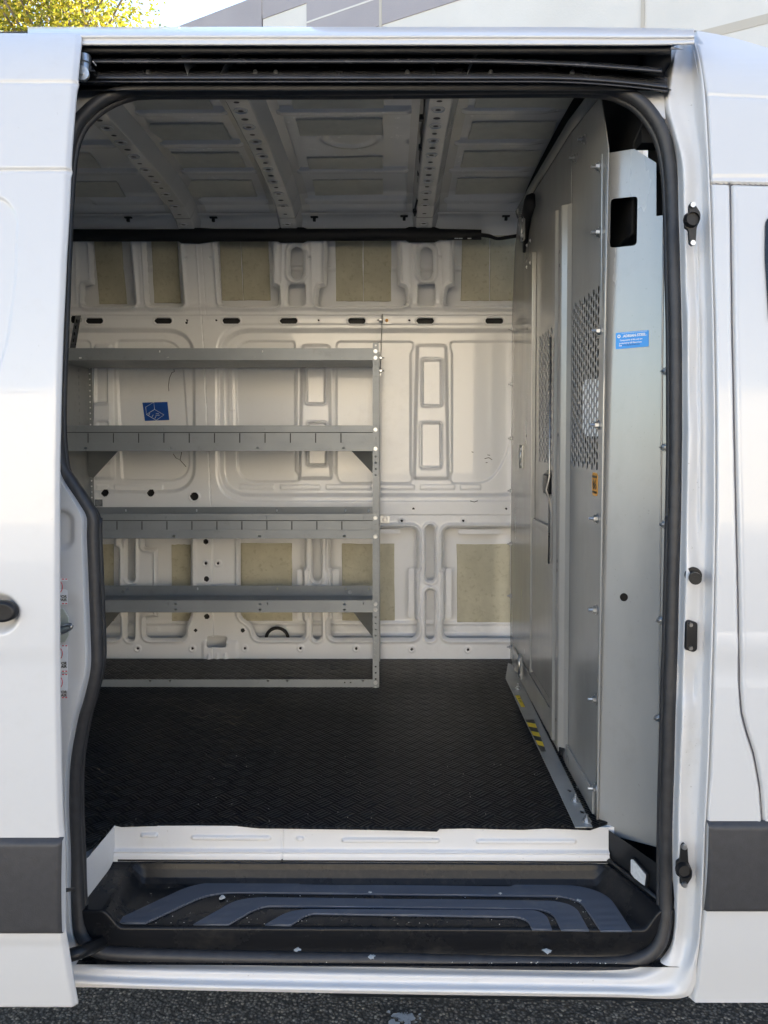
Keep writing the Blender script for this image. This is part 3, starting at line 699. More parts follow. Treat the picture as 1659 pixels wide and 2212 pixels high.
# far outer side: cargo part and cab part with the driver's window opening
grid('far_body_side', np.array([[(x, 2.09 - float(PB(z)), z) for x in (-2.44, -1, .60)] for z in np.linspace(.4, 2.6, 30)]), M['white'], VP)
grid('shade_backing', np.array([[(x, 2.02 - float(PB(z)) * .9, z) for x in (-2.42, -1, .60)] for z in np.linspace(.42, 2.56, 30)]), M['cavity'], VP)  # near-black sheet painted as the shade inside the wall
cabside = plate('cab_far_side', [(.60, .4), (1.72, .4), (1.72, 2.60), (.60, 2.60)], [rrect(.845, 1.70, 1.10, 1.955, .03)], .05, lambda u, v, w: Vector((u, 1.80 + w, v)), M['cavity'], VP)
plate('window_glass', rrect(.835, 1.69, 1.11, 1.965, .03), [], .004, lambda u, v, w: Vector((u, 1.81 + w, v)), M['window'], cabside)
box('cab_front_blocker', (1.70, .05, .4), (1.74, 1.83, 2.70), M['cavity'], VP, 0)  # unseen dark wall, added to shut light out of the cab front
box('cab_floor', (.57, .30, .40), (1.70, 1.80, .45), M['cavity'], VP, 0)
plate_yz('cab_blackout', [(.31, 2.2), (1.72, 2.2), (1.70, 2.55), (1.5, 2.68), (1.0, 2.70), (.55, 2.69), (.35, 2.665), (.24, 2.62), (.24, 2.44), (.31, 2.42)], [], .60, .01, M['cavity'], VP)  # dark sheet added to black out the bright gap above the partition
hl = np.array([[(x, y, float(roofz(y)) - .012) for x in (.536, .60, .68)] for y in np.linspace(.185, 1.66, 16)]); grid('roof_blackout', hl, M['cavity'], VP)  # near-black sheet added to darken the roof underside beyond the partition

# ---- opening seal
path = [(325, 192), (260, 200), (215, 220), (185, 245), (165, 270), (148, 325), (138, 450), (128, 700), (122, 900), (130, 1003), (146, 1031), (180, 1083), (199, 1117), (200, 1161), (203, 1239), (207, 1343), (209.5, 1421), (205.6, 1460), (192.6, 1513), (180, 1556),
        (164, 1647), (161, 1747), (165, 1848), (168, 1947), (176, 2017), (200, 2047), (250, 2060), (450, 2067), (650, 2071), (829, 2073), (1079, 2078), (1304, 2080), (1379, 2072), (1419, 2047), (1436, 1998), (1438, 1922), (1439, 1797), (1443, 1647), (1447, 1497), (1452, 1329), (1457, 1129), (1460, 979), (1460, 911), (1459, 711), (1455, 561), (1452, 440), (1446, 350), (1429, 282), (1394, 230), (1354, 203), (1304, 190), (1179, 188), (829.5, 191), (600, 192)]
def seal_off(x, y):
    return float(np.interp(y, [180, 200, 340, 420, 1880, 2050, 2080], [.045, .045, .075, .085, .085, .047, .047]))
SEAL = spline([PS(x, y, seal_off(x, y)) for x, y in path], .012, True)
seal = tube('door_seal', SEAL, .0150, M['rubber'], VP, 12, True, label='black rubber seal around the door opening')
# inner pinch flange lip of the seal
lip = [p + Vector((0, .016, 0)) + (Vector((.0, 0, 1.5)) - Vector((p.x * 0, 0, p.z))).normalized() * .009 + Vector((-.008 if p.x > 0 else .008, 0, 0)) for p in SEAL]
tube('seal_lip', lip, .0085, M['rubber'], seal, 8, True)

# ---- jamb and sill sheet around the opening (right side and bottom)
pairs = [((1456, 99), (1501, 90)), ((1446, 120), (1508, 112)), ((1438, 150), (1515, 145)), ((1432, 185), (1520, 180)), ((1425, 225), (1524, 220)), ((1444, 290), (1528, 290)), ((1460, 350), (1531, 350)), ((1464, 430), (1534, 430)), ((1468, 561), (1538, 561)), ((1472, 711), (1542, 711)), ((1473, 911), (1545, 911)), ((1472, 979), (1545, 979)), ((1470, 1129), (1545, 1129)), ((1465, 1329), (1541, 1329)), ((1460, 1497), (1536, 1497)), ((1456, 1647), (1531, 1647)), ((1452, 1797), (1523, 1797)), ((1451, 1922), (1518, 1930)), ((1449, 1995), (1512, 2020)), ((1434, 2052), (1505, 2085)), ((1392, 2083), (1501, 2128)), ((1340, 2093), (1470, 2156)), ((1250, 2094), (1330, 2154)), ((1079, 2091), (1110, 2151)), ((829, 2087), (829, 2147)), ((450, 2080), (450, 2140)), ((250, 2074), (250, 2134)), ((160, 2060), (150, 2132)), ((60, 2050), (50, 2130))]
pin = spline([Vector((a[0], a[1], 0)) for a, b in pairs], 6); 
# resample both with the same parameter
def resamp(ps, per=26):
    out = []; k = len(ps); V_ = [Vector((p[0], p[1])) for p in ps]
    for i in range(k - 1):
        p0, p1, p2, p3 = V_[max(i - 1, 0)], V_[i], V_[i + 1], V_[min(i + 2, k - 1)]
        for j in range(per):
            t = j / per; out.append(.5 * ((2 * p1) + (p2 - p0) * t + (2 * p0 - 5 * p1 + 4 * p2 - p3) * t * t + (3 * p1 - p0 - 3 * p2 + p3) * t ** 3))
    out.append(V_[-1]); return np.array([(v.x, v.y) for v in out])
A_ = resamp([a for a, b in pairs]); B_ = resamp([b for a, b in pairs])
T = np.linspace(0, 1, 44)
JX = A_[:, None, 0] * (1 - T) + B_[:, None, 0] * T; JY = A_[:, None, 1] * (1 - T) + B_[:, None, 1] * T
TT = np.broadcast_to(T, JX.shape)
bot = S(-(JY - 2060), 90)                                   # 1 on the sill, 0 on the pillar
def ss(a, b, x): t = np.clip((x - a) / (b - a), 0, 1); return t * t * (3 - 2 * t)
off_p = .075 - .030 * ss(0, .22, TT) - .004 * np.sin(TT * 9) - .041 * ss(.72, 1.0, TT)
# pressed waves along the pillar
wv = .006 * np.sin(JY / 47.0) * np.exp(-((TT - .35) / .2) ** 2) + .005 * S(np.abs(JY - 1330) - 95, 60) * S(np.abs(TT - .40) - .26, .15) - .010 * S(np.abs(JY - 620) - 40, 60) * S(np.abs(TT - .35) - .2, .2)
wv += -.010 * S(np.abs(JY - 1480) - 30, 40) * S(np.abs(TT - .3) - .25, .15) + .006 * np.exp(-((TT - .55) / .05) ** 2) * ss(480, 560, JY) * ss(1180, 1100, JY)
off_p = off_p - wv
off_s = .045 - .045 * TT + .0032 * np.sin(TT * 2 * math.pi * 2.0 + .6) + .007 * ss(.9, 1, TT)
jamb_pts = surf(JX, JY, off_p * (1 - bot) + off_s * bot, PB)
jamb = grid('door_jamb', jamb_pts, M['sill_white'], VP, label='white door pillar jamb and door sill')
# sill underside and hidden return
und = np.array([[tuple(jamb_pts[i, -1]), tuple(jamb_pts[i, -1] + np.array([0, .03, -.03])), tuple(jamb_pts[i, -1] + np.array([0, .20, -.05]))] for i in range(len(A_)) if A_[i, 1] > 2085])
grid('sill_underside', und, M['plastic'], jamb)
box('underbody', (-2.4, .30, .42), (1.6, 1.75, .46), M['cavity'], VP, 0)

# ---- rear pillar jamb (left of the opening)
cl = [(138, 990), (146, 1031), (180, 1083), (199, 1117), (200, 1161), (203, 1239), (207, 1343), (209.5, 1421), (205.6, 1460), (192.6, 1513), (180, 1556), (164, 1647), (161, 1747), (165, 1848), (168, 1947), (176, 2017), (196, 2060), (205, 2085)]
C_ = resamp([(x - 8, y) for x, y in cl], 14)
xs = np.linspace(0, 1, 40); CX = 30 + (C_[:, None, 0] - 30) * xs; CY = np.repeat(C_[:, 1:2], 40, 1)
offc = .040 + .040 * ss(.9, 1, np.broadcast_to(xs, CX.shape))
offc = offc + .010 * S(sd_rr(CX, CY, 60, 1102, 158, 1187, 26), 12) - .003 * S(np.abs(sd_rr(CX, CY, 60, 1102, 158, 1187, 26)) - 2, 6)
offc = offc + .006 * S(sd_rr(CX, CY, 60, 1290, 168, 1480, 30), 40)
cj = grid('rear_pillar_jamb', surf(CX, CY, offc, PB), M['white'], VP, sharp=50, label='white rear pillar jamb with stickers and latch striker')
# jamb behind the top-left corner
tl = [(120, 330), (150, 262), (178, 240), (210, 214), (255, 194), (330, 184)]
tlp = np.array([[tuple(PS(x, y, .062)), tuple(PS(x - 30, min(y, 176 + (330 - y) * 0) if y < 240 else y, .055))] for x, y in tl])
mesh('corner_gusset', [PS(x, y, .058) for x, y in ((100, 168), (330, 176), (330, 186), (255, 196), (210, 214), (178, 240), (150, 275), (120, 340), (100, 340))], [tuple(range(9))], M['white'], VP, False)
mesh('corner_gusset', [PS(x, y, .058) for x, y in ((1290, 176), (1420, 197), (1434, 206), (1438, 258), (1420, 245), (1394, 220), (1350, 195))], [tuple(range(7))], M['white'], VP, False)
# stickers on the rear pillar
for k_, (y0, y1) in enumerate(((1249, 1306), (1393, 1452), (1455, 1509))):
    st = plate_px('sticker', rrect(100, y0, 146, y1, 2), [], float(PB(1.3)) + .0405, .001, M['sticker_white'], cj, label='white no-repair sticker with red dashed border')
    YY = float(PB(1.3)) + .0400
    for x in (126, 134, 141): 
        for yy in (y0 + 1, y1 - 3): plate_px('red_dash', [(x, yy), (x + 4, yy), (x + 4, yy + 2), (x, yy + 2)], [], YY - .0004, .0006, M['red'], st)
    tube('red_ring', [P(124 + 11 * math.cos(a), (y0 + 19) + 14 * math.sin(a), YY) for a in np.linspace(0, 2 * math.pi, 24)[:-1]], .0009, M['red'], st, 4, True)
    for body, dy in (('DO NOT REPAIR', 45),):
        for tx, yy in (('FOR', y0 + 40), ('REPAIR', y0 + 47)):
            o_ = P(144.5, yy, YY); text('sticker_text', tx, .0085, lambda u, v, w, o_=o_: Vector((o_.x + u, o_.y - .0004 + w, o_.z + v)), M['black'], st, 'RIGHT', bold=.0002)
# striker on the rear pillar
lp = plate_px('striker_plate', rpoly([(120, 1318), (136, 1314), (148, 1335), (148, 1372), (140, 1388), (120, 1388)], 4), [], .038, .004, M['beige_plate'], cj, .001)
tube('striker_loop', spline([P(128, 1368, .036), P(140, 1364, .0), P(153, 1356, -.012), P(152, 1350, -.010), P(136, 1352, .0), P(128, 1356, .036)], .006), .0042, M['darkzinc'], lp, 8)

# ---- upper door rail channel
def strip(name, rows, mat, par, x0=120, x1=1452, n=60, drop=None, label=None, smooth=True):
    """rows: (y, depth offset) swept along the van"""
    xs_ = np.linspace(x0, x1, n); pts = np.zeros((len(rows), n, 3))
    for i, (y, o) in enumerate(rows):
        yy = np.full(n, float(y)) + (drop(xs_) if drop else 0)
        p = P(x0, y, .14 + o); q_ = surf(xs_, yy, 0, lambda z, o=o: np.full(np.shape(z), .135 + o)); pts[i] = q_
    return grid(name, pts, mat, par, smooth, label=label)
dr = lambda x: 14 * np.clip((x - 1000) / 440, 0, 1) ** 2 * 1.6
back = strip('rail_channel', [(96, .02), (100, .10), (125, .13), (160, .13), (190, .07), (196, .02)], M['cavity'], VP, 90, 1450)
strip('header_trim', [(99, .012), (101, -.004), (108, -.006), (114, -.002), (118, .012), (119, .06)], M['rubber'], back, 90, 1448)
strip('door_rail', [(124, .08), (126, .02), (129, .004), (132, .0), (136, .002), (138, .01), (139, .08)], M['rail'], back, 200, 1430, drop=dr)
strip('rail_flange', [(144, .10), (150, .055), (160, .030), (168, .018), (171, .020), (172, .028), (174, .028), (175, .018), (178, .018), (180, .03)], M['rail'], back, 120, 1442, drop=lambda x: 22 * np.clip((x - 1150) / 300, 0, 1) ** 2)
for x in (320, 552, 596, 880, 1060, 1236): 
    p = P(x, 157, .172); bm = bmesh.new(); cyl_bm(bm, .006, .004, 0, .006, 10); o = from_bm('rail_screw', bm, M['darkzinc'], back); o.location = p; o.rotation_euler = align((0, -1, .35))
# door roller carriage
rc_ = box('roller_carriage', P(178, 140, .12), P(212, 172, .16), M['plastic'], VP, .003, label='black roller carriage with zinc rollers on the upper rail')
bm = bmesh.new(); cyl_bm(bm, .016, .016, 0, .012, 18); cyl_bm(bm, .006, .006, .011, .015, 12); o = from_bm('roller', bm, M['zinc'], rc_, False); o.location = P(178, 162, .105); o.rotation_euler = align((.2, -1, 0))
for (x, y) in ((183, 130), (182, 148)):
    bm = bmesh.new(); cyl_bm(bm, .014, .014, -.009, .009, 18); o = from_bm('roller', bm, M['zinc'], rc_); o.location = P(x, y, .125); o.rotation_euler = align((0, .2, 1))
box('carriage_arm', P(172, 152, .11), P(210, 160, .125), M['plastic'], rc_, .002, mtx=None)
box('guide_shoe', P(199, 134, .11), P(209, 141, .13), M['ink'], rc_, .002)

# ---- roof edge above the opening
rows = [(58, .235), (61, .20), (64, .165), (69, .138), (75, .122), (80, .116), (83, .121), (87, .121), (90, .113), (95, .109), (98, .112), (99.5, .12), (100, .20)]
xs_ = np.linspace(60, 1500, 80); pts = np.zeros((len(rows), 80, 3))
for i, (y, yo) in enumerate(rows):
    yy = y + 4 * (1 - i / 12) * np.clip((xs_ - 1100) / 400, 0, 1) ** 2 - 4 * i / 12 * np.clip((xs_ - 1350) / 150, 0, 1) ** 2
    pts[i] = surf(xs_, yy, 0, lambda z, yo=yo: np.full(np.shape(z), yo))
grid('roof_edge', pts, M['white'], VP)

# ---- front body side: pillar skin, roof corner, front door
def body_sheet(name, xl, xr, y0, y1, hfun, mat, par, nx, ny, solid=.0, off=0.0, label=None, ytop=None, hole=None):
    yy = np.linspace(y0, y1, ny); u = np.linspace(0, 1, nx)
    YYg = np.repeat(yy[:, None], nx, 1); XL = xl(yy)[:, None] if callable(xl) else xl; XRr = xr(yy)[:, None] if callable(xr) else xr
    XXg = XL + (XRr - XL) * u
    if ytop is not None:
        t = (YYg - y0) / (y1 - y0); YYg = ytop(XXg) * (1 - t) + y1 * t
    pts = surf(XXg, YYg, off, PB); pts[..., 1] -= hfun(XXg, YYg, u)
    return grid(name, pts, mat, par, True, flip=bool(solid), solid=solid, label=label, holes=None if hole is None else hole(XXg, YYg))
ex = lambda y: np.interp(y, [60, 90, 205, 395, 520, 691, 910, 1094, 1302, 1485, 1667, 1748, 1848, 1973, 2133, 2160], [1494, 1501, 1523, 1533, 1536, 1542, 1545, 1545, 1541, 1537, 1531, 1524, 1522, 1517, 1500, 1493])
gap = [(1580, 398), (1584, 700), (1590, 1000), (1597, 1300), (1600, 1490), (1604, 1540), (1614, 1580), (1630, 1630), (1643, 1700), (1648, 1760), (1650, 1800)]
def h_right(X, Y, u):
    h = np.zeros(X.shape)
    h -= .004 * S(np.abs(Y - 205 - (X - 1520) * .05) - 3, 5)
    h -= .014 * S(np.abs(Y - 395 - (X - 1533) * .03) - 2.0, 3.2) * (X > 1536) + .003 * S(np.abs(Y - 384) - 5, 8)
    d = sd_line(X, Y, gap); h -= .014 * S(d - 3.2, 3.4)
    h += .0012 * S(np.abs(d - 9) - 2, 6) * (Y > 395)
    h -= .002 * np.sin(np.clip((Y - 1425) / 60, -1, 1) * math.pi) 
    h += .006 * S(np.abs(u - .0) - .0, .0001)
    h -= .018 * (1 - ss(0, .035, np.broadcast_to(u, X.shape)))
    h -= .010 * S(np.abs(X - (1492 + (Y - 66) * .8)) - 2, 6) * (Y < 96)
    return h
ytop = lambda X: np.interp(X, [1480, 1500, 1550, 1600, 1659, 1740], [64, 66, 74, 86, 104, 135])
front = body_sheet('front_body_side', ex, 1790.0, 66, 2166, h_right, M['white'], VP, 130, 760, ytop=ytop, label='white front body side with door gap beside the opening')
gp = np.array([(v.x, v.y) for v in spline([Vector((x, y)) for x, y in gap], 6)])
tn = np.gradient(gp, axis=0); tn /= np.linalg.norm(tn, axis=1)[:, None]; nrm = np.stack([tn[:, 1], -tn[:, 0]], 1)
gq = np.stack([gp - nrm * 3.9, gp + nrm * 3.9], 1); grid('gap_seal', surf(gq[..., 0], gq[..., 1], .009, PB), M['gapgrey'], front)
hx = np.linspace(1538, 1790, 30); hq = np.stack([np.stack([hx, 395 + (hx - 1533) * .03 - 2.6], 1), np.stack([hx, 395 + (hx - 1533) * .03 + 2.6], 1)], 1); grid('gap_seal', surf(hq[..., 0], hq[..., 1], .008, PB), M['gapgrey'], front)
pts = []
for x in np.linspace(1494, 1790, 30):
    y = float(np.interp(x, [1480, 1500, 1550, 1600, 1659, 1790], [64, 66, 74, 86, 104, 150])); p = PS(x, y, 0); pts.append([tuple(p), (p.x, p.y + .05, p.z + .03), (p.x, p.y + .20, p.z + .06), (p.x, p.y + .6, p.z + .08)])
grid('front_roof_corner', np.array(pts), M['white'], front)
def moulding(name, x0, x1, y0, y1, off, par, slant=0, label=None):
    u = np.linspace(0, 1, 90); v = np.linspace(0, 1, 60); U, Vv = np.meshgrid(u, v)
    X = x0 + (x1 - x0) * U + slant * (Vv - .5); Yy = y0 + (y1 - y0) * Vv
    e = np.minimum(np.minimum(Yy - y0, y1 - Yy), np.minimum(X - x0 + 3, x1 - X + 3)); h = .016 * np.sqrt(np.clip(1 - (1 - np.clip(e / 13, 0, 1)) ** 2, 0, 1)) - .002
    p = surf(X, Yy, off, PB); p[..., 1] -= h + .004 * np.sin(Vv * math.pi)
    return grid(name, p, M['cladding'], par, label=label)
moulding('side_moulding', 1523, 1790, 1773, 1967, .0, front, -6, 'wide black plastic moulding low on the front door')
plate('front_window', rpoly([(PS(x, y).x, PS(x, y).z) for x, y in ((1652, 470), (1790, 420), (1790, 760), (1660, 700), (1651, 560))], .02), [], .006, lambda u, v, w: Vector((u, float(PB(v)) - .003 + w, v)), M['darkglass'], front)
box('front_roof_fill', (.66, .22, 2.36), (1.70, 1.85, 2.40), M['cavity'], VP, 0)

# ---- catches, striker pin and cover plate on the pillar
def catch(cx, cy, Y, sgn, label):
    out = rpoly([(cx - 13, cy - 12), (cx - 4, cy - 15), (cx - 4, cy - 32), (cx + 2, cy - 38), (cx + 9, cy - 32), (cx + 20, cy - 15), (cx + 20, cy), (cx + 12, cy + 18), (cx + 10, cy + 50), (cx + 4, cy + 58), (cx - 3, cy + 52), (cx - 5, cy + 22), (cx - 13, cy + 18)], 4)
    if sgn < 0: out = [(x, cy - (y - cy)) for x, y in out][::-1]
    a = plate_px('door_catch', out, [], Y, .008, M['plastic'], jamb, .0, label)
    bm = bmesh.new(); bmesh.ops.create_cone(bm, cap_ends=False, segments=20, radius1=.017, radius2=.014, depth=.014); 
    o = from_bm('catch_socket', bm, M['plastic'], a, True); o.location = P(cx + 2, cy, Y - .006); o.rotation_euler = align((0, -1, 0))
    bm = bmesh.new(); cyl_bm(bm, .0135, .0135, 0, .003, 18); o = from_bm('catch_recess', bm, M['cavity'], a); o.location = P(cx + 2, cy, Y - .0035); o.rotation_euler = align((0, -1, 0))
    for dy in ((-31, 51) if sgn > 0 else (-51, 31)):
        bm = bmesh.new(); cyl_bm(bm, .007, .0055, 0, .004, 14); o = from_bm('catch_screw', bm, M['zinc'], a); o.location = P(cx + 3, cy + dy, Y - .001); o.rotation_euler = align((0, -1, 0))
catch(1493, 474, .052, 1, 'upper black door guide catch with two screws')
catch(1475, 1880, .040, -1, 'lower black door guide catch with two screws')
bm = bmesh.new(); cyl_bm(bm, .018, .018, 0, .006, 22); cyl_bm(bm, .0085, .0085, .005, .040, 16); cyl_bm(bm, .013, .013, .038, .048, 18); cyl_bm(bm, .006, .006, .047, .0485, 6)
o = from_bm('striker_pin', bm, M['plastic'], jamb); o.location = P(1497, 1242, .040); o.rotation_euler = align((-.28, -1, 0))
cp = plate_px('cover_plate', rpoly([(1483, 1343), (1490, 1340), (1508, 1346), (1507, 1404), (1500, 1410), (1481, 1404)], 5), [], .030, .012, M['plastic'], jamb, .003, 'black rectangular cover plate with two screws')
for y in (1350, 1400):
    bm = bmesh.new(); cyl_bm(bm, .005, .004, 0, .003, 12); o = from_bm('cover_screw', bm, M['darkzinc'], cp); o.location = P(1492, y, .029); o.rotation_euler = align((0, -1, 0))

# ---- sliding door, slid back
DO = -.095
edge = lambda y: np.interp(y, [60, 100, 150, 250, 330, 450, 550, 720, 850, 1000, 1500, 1650, 1780, 1815, 2012, 2050, 2100, 2172], [176, 172, 167, 158, 152, 147, 141, 133, 129, 126, 126, 129, 133, 137, 139, 143, 151, 164])
def h_door(X, Y, u):
    h = np.zeros(X.shape)
    h -= .007 * S(np.abs(Y - 177) - 2.6, 6); h -= .007 * S(np.abs(Y - 367) - 2.6, 6)
    d = sd_poly(X, Y, rpoly([(-400, 424), (5, 424), (36, 462), (32, 600), (12, 760), (-40, 880), (-400, 900)], [0, 25, 25, 40, 60, 80, 0], 8)); h -= .006 * S(d, 9)
    e = np.hypot((X + 2) / 48, (Y - 1326) / 48); h -= .026 * S(e - .72, .55)
    h -= .0025 * ss(1395, 1440, Y) - .0025 * ss(1440, 1900, Y)
    h -= .003 * ss(2025, 2050, Y) 
    uu = np.broadcast_to(u, X.shape); h -= .010 * ss(.965, 1, uu) ** 2
    h -= .05 * ss(75, 60, Y) ** 2
    return h
slide = body_sheet('sliding_door', -260.0, edge, 61, 2178, h_door, M['white'], VP, 130, 700, solid=.02, off=DO, label='white sliding door pushed back along the van side')
moulding('door_moulding', -260, 138, 1809, 2014, DO, slide, 0, 'wide black plastic moulding low on the sliding door')
hd = plate_px('door_handle', rpoly([(-120, 1302), (14, 1300), (32, 1314), (32, 1336), (12, 1346), (-120, 1346)], [0, 14, 12, 12, 14, 0], 6), [], -.112, .022, M['plastic'], slide, .006, 'black recessed handle of the sliding door')
arm = tube('door_arm', spline([P(95, 2082, .0), P(150, 2064, .0), P(185, 2052, .02), P(215, 2038, .07), P(235, 2020, .12)], .01), .011, M['plastic'], slide, 8, sq=1.3)
tube('door_stop', [PS(140, 1923, -.07), PS(160, 1921, -.02)], .004, M['rubber'], slide, 6)

# ---- step well: riser, tray, side wall, lamp
RL, RR_ = PZ(244, 1787, FZ).x, P(1317, 1860, .275).x
u = np.linspace(RL, RR_, 420); zr = np.linspace(0, 1, 70)
UX, UV = np.meshgrid(u, zr)
Yr = .288 - .004 * UV + np.where(UV > .60, -.010 * ss(.60, .78, UV), 0); Zr_ = FZ - .002 - UV * .094
# beads located through the photograph frame
def riser_x(px, py): return P(px, py, .286)
hb = np.zeros(UX.shape)
for x0, x1, y in ((305, 340, 1804), (415, 584, 1809), (641, 656, 1811), (739, 948, 1814), (1030, 1243, 1817)):
    a = riser_x(x0, y); b = riser_x(x1, y); hb += .0065 * S(sd_rr(UX, Zr_, a.x, a.z - .005, b.x, a.z + .005, .005), .005)
sx = riser_x(610, 1820).x; hb -= .004 * S(np.abs(UX - sx) - .0008, .003)
hb += .007 * np.exp(-((UV - .66) / .035) ** 2)
riser = grid('step_riser', np.stack([UX, Yr - hb, Zr_], -1), M['sill_white'], VP, sharp=45, label='white step riser with long pressed beads')
# left return of the riser
v_ = np.linspace(0, 1, 20); lw = np.array([[(RL - .012 * t, .288 - .20 * t, FZ - .002 - s * .094) for t in v_] for s in np.linspace(0, 1, 12)])
grid('riser_return', lw, M['sill_white'], riser, flip=True)
# tray
tu = np.linspace(-.722, .66, 300); tv = np.linspace(0, 1, 90)
TX, TV = np.meshgrid(tu, tv)
prof = np.array([(0.0, .276, .612), (.05, .271, .610), (.12, .267, .597), (.26, .259, .578), (.34, .248, .568), (.42, .235, .5655), (.84, .086, .5655), (.87, .081, .562), (.90, .081, .545), (.94, .090, .508), (.97, .085, .490), (1.0, .062, .490)])
TYv = np.interp(TV, prof[:, 0], prof[:, 1]); TZv = np.interp(TV, prof[:, 0], prof[:, 2])
lraise = 1 - ss(-.668, -.622, TX + .0 * TYv); rr0 = .50 + (.27 - TYv) * .40; rraise = ss(rr0, rr0 + .045, TX)
rs = np.maximum(lraise, rraise) * ss(.93, .86, TV)
TZf = TZv + (.611 - TZv) * rs * np.where(TX < 0, .85, 1.0)
TZf += .0 * TX
tray = grid('step_tray', np.stack([TX, TYv, TZf], -1), M['tray'], VP, label='black moulded plastic step tray')
# tray rim bead
tube('tray_rim', [Vector((x, .277, .6145)) for x in np.linspace(-.70, .55, 30)], .004, M['plastic'], tray, 6)
for x, y in ((200, 1934), ):
    p = PZ(x, y, .60); bm = bmesh.new(); cyl_bm(bm, .010, .010, -.004, .003, 16); o = from_bm('tray_screw', bm, M['cavity'], tray); o.location = p
# tread strips
def tread(pts, rad, label=None):
    q = [PZ(x, y, .568) for x, y in pts]
    return plate('tread_strip', rpoly([(p.x, p.y) for p in q], rad, 6), [], .005, lambda u_, v__, w: Vector((u_, v__, .5675 + w)), M['tread'], tray, .0008, label)
Z9 = lambda x, y: (126.7 + x * .4444, 1756.8 + y * .4444); Z10 = lambda x, y: (852.5 + x * .4444, 1756.8 + y * .4444)
tread([Z9(248, 535), Z9(640, 352), Z9(800, 331), Z9(1145, 334), Z9(1175, 348), Z10(560, 358), Z10(585, 350), Z10(900, 353), Z10(1040, 400), Z10(1153, 573), Z10(1002, 573), Z10(905, 432), Z10(820, 405), Z9(820, 385), Z9(700, 405), Z9(422, 535)], [0, .05, .03, .004, .004, .004, .004, .05, .05, 0, 0, .03, .03, .05, .04, 0], 'outermost grey ribbed tread strip on the step')
tread([Z9(655, 541), Z9(860, 425), Z9(960, 411), Z10(780, 427), Z10(880, 455), Z10(945, 571), Z10(810, 568), Z10(770, 490), Z10(710, 467), Z9(1010, 452), Z9(950, 470), Z9(825, 542)], [0, .04, .03, .03, .04, 0, 0, .02, .02, .03, .03, 0], 'middle grey ribbed tread strip on the step')
tread([Z9(1003, 543), Z9(1110, 482), Z9(1190, 468), Z10(690, 474), Z10(740, 500), Z10(765, 567), Z10(668, 565), Z10(650, 525), Z10(600, 505), Z9(1230, 489), Z9(1190, 503), Z9(1128, 545)], [0, .03, .02, .02, .03, 0, 0, .012, .015, .02, .02, 0], 'innermost grey ribbed tread strip on the step')
# side wall of the step at the front with the entry lamp
sw = [Vector((.548, .300, .60)), Vector((.640, .085, .545)), Vector((.648, .080, .690)), Vector((.548, .300, .690))]
sww = mesh('step_side_wall', sw, [(0, 1, 2, 3)], M['plastic'], VP, False)
sn = (sw[1] - sw[0]).cross(sw[3] - sw[0]).normalized(); sn = -sn if sn.dot(CAM - sw[0]) < 0 else sn
def on_side(px, py, o=0.0):
    d = ray(px, py); t = (sw[0] - CAM).dot(sn) / d.dot(sn); return CAM + d * t + sn * o
def side_slab(name, pts, o0, o1, mat, par, label=None):
    k_ = len(pts); V = [on_side(x, y, o0) for x, y in pts] + [on_side(x, y, o1) for x, y in pts]
    return mesh(name, V, [tuple(range(k_, 2 * k_))] + [(i, (i + 1) % k_, (i + 1) % k_ + k_, i + k_) for i in range(k_)], mat, par, False, label)
lampf = side_slab('entry_lamp', rpoly([(1365, 1851), (1371, 1850), (1403, 1886), (1400, 1924), (1394, 1926), (1364, 1884)], 4), 0, .006, M['plastic'], sww, 'small clear entry lamp in the step side wall')
side_slab('lens', rpoly([(1368, 1855), (1372, 1855), (1400, 1888), (1397, 1919), (1393, 1919), (1368, 1884)], 3), .0055, .008, M['glass_lens'], lampf)
box('side_wall_screw', P(1329, 1811, .30), P(1338, 1816, .31), M['darkzinc'], sww, .001)
tube('side_wall_rib', [Vector((.550, .28, .617)), Vector((.628, .095, .617)), Vector((.630, .092, .575))], .007, M['plastic'], sww, 6)
# near-black boxes added to close the well and hide bright gaps by the pillar
box('pillar_dark_fill', (.66, .17, .45), (.70, .34, 2.36), M['cavity'], VP, 0); box('pillar_dark_fill', (.655, .22, 2.34), (.69, .36, 2.46), M['cavity'], VP, 0); box('pillar_dark_fill', (.604, .252, 2.40), (.66, .30, 2.555), M['cavity'], VP, 0)
box('pillar_dark_fill', (.56, .33, .45), (.70, .345, .80), M['cavity'], VP, 0)

# ================================================================== FLOOR MAT
near = [(-2.35, .14), (RLX - .035, .14), (RLX - .015, .18), (RLX - .004, .26), (RLX - .002, .290)]
wav = [(240, 1787), (262, 1781), (330, 1779), (420, 1777), (500, 1778), (560, 1784), (640, 1785), (720, 1786), (800, 1787), (880, 1789), (944, 1791), (950, 1785), (1010, 1784), (1080, 1786), (1130, 1787), (1180, 1784), (1230, 1786), (1275, 1788)]
near += [(PZ(x, y, FZ + .004).x, PZ(x, y, FZ + .004).y) for x, y in wav[1:]]
near += [(.60, .33), (.60, 1.775), (-2.35, 1.775)]
mat_o = plate('floor_mat', near, [], .007, lambda u_, v__, w: Vector((u_, v__, FZ + .0005 + w)), M['mat'], None, .0)
tag(mat_o, 'black rubber checker-pattern mat covering the cargo floor', 'floor mat')

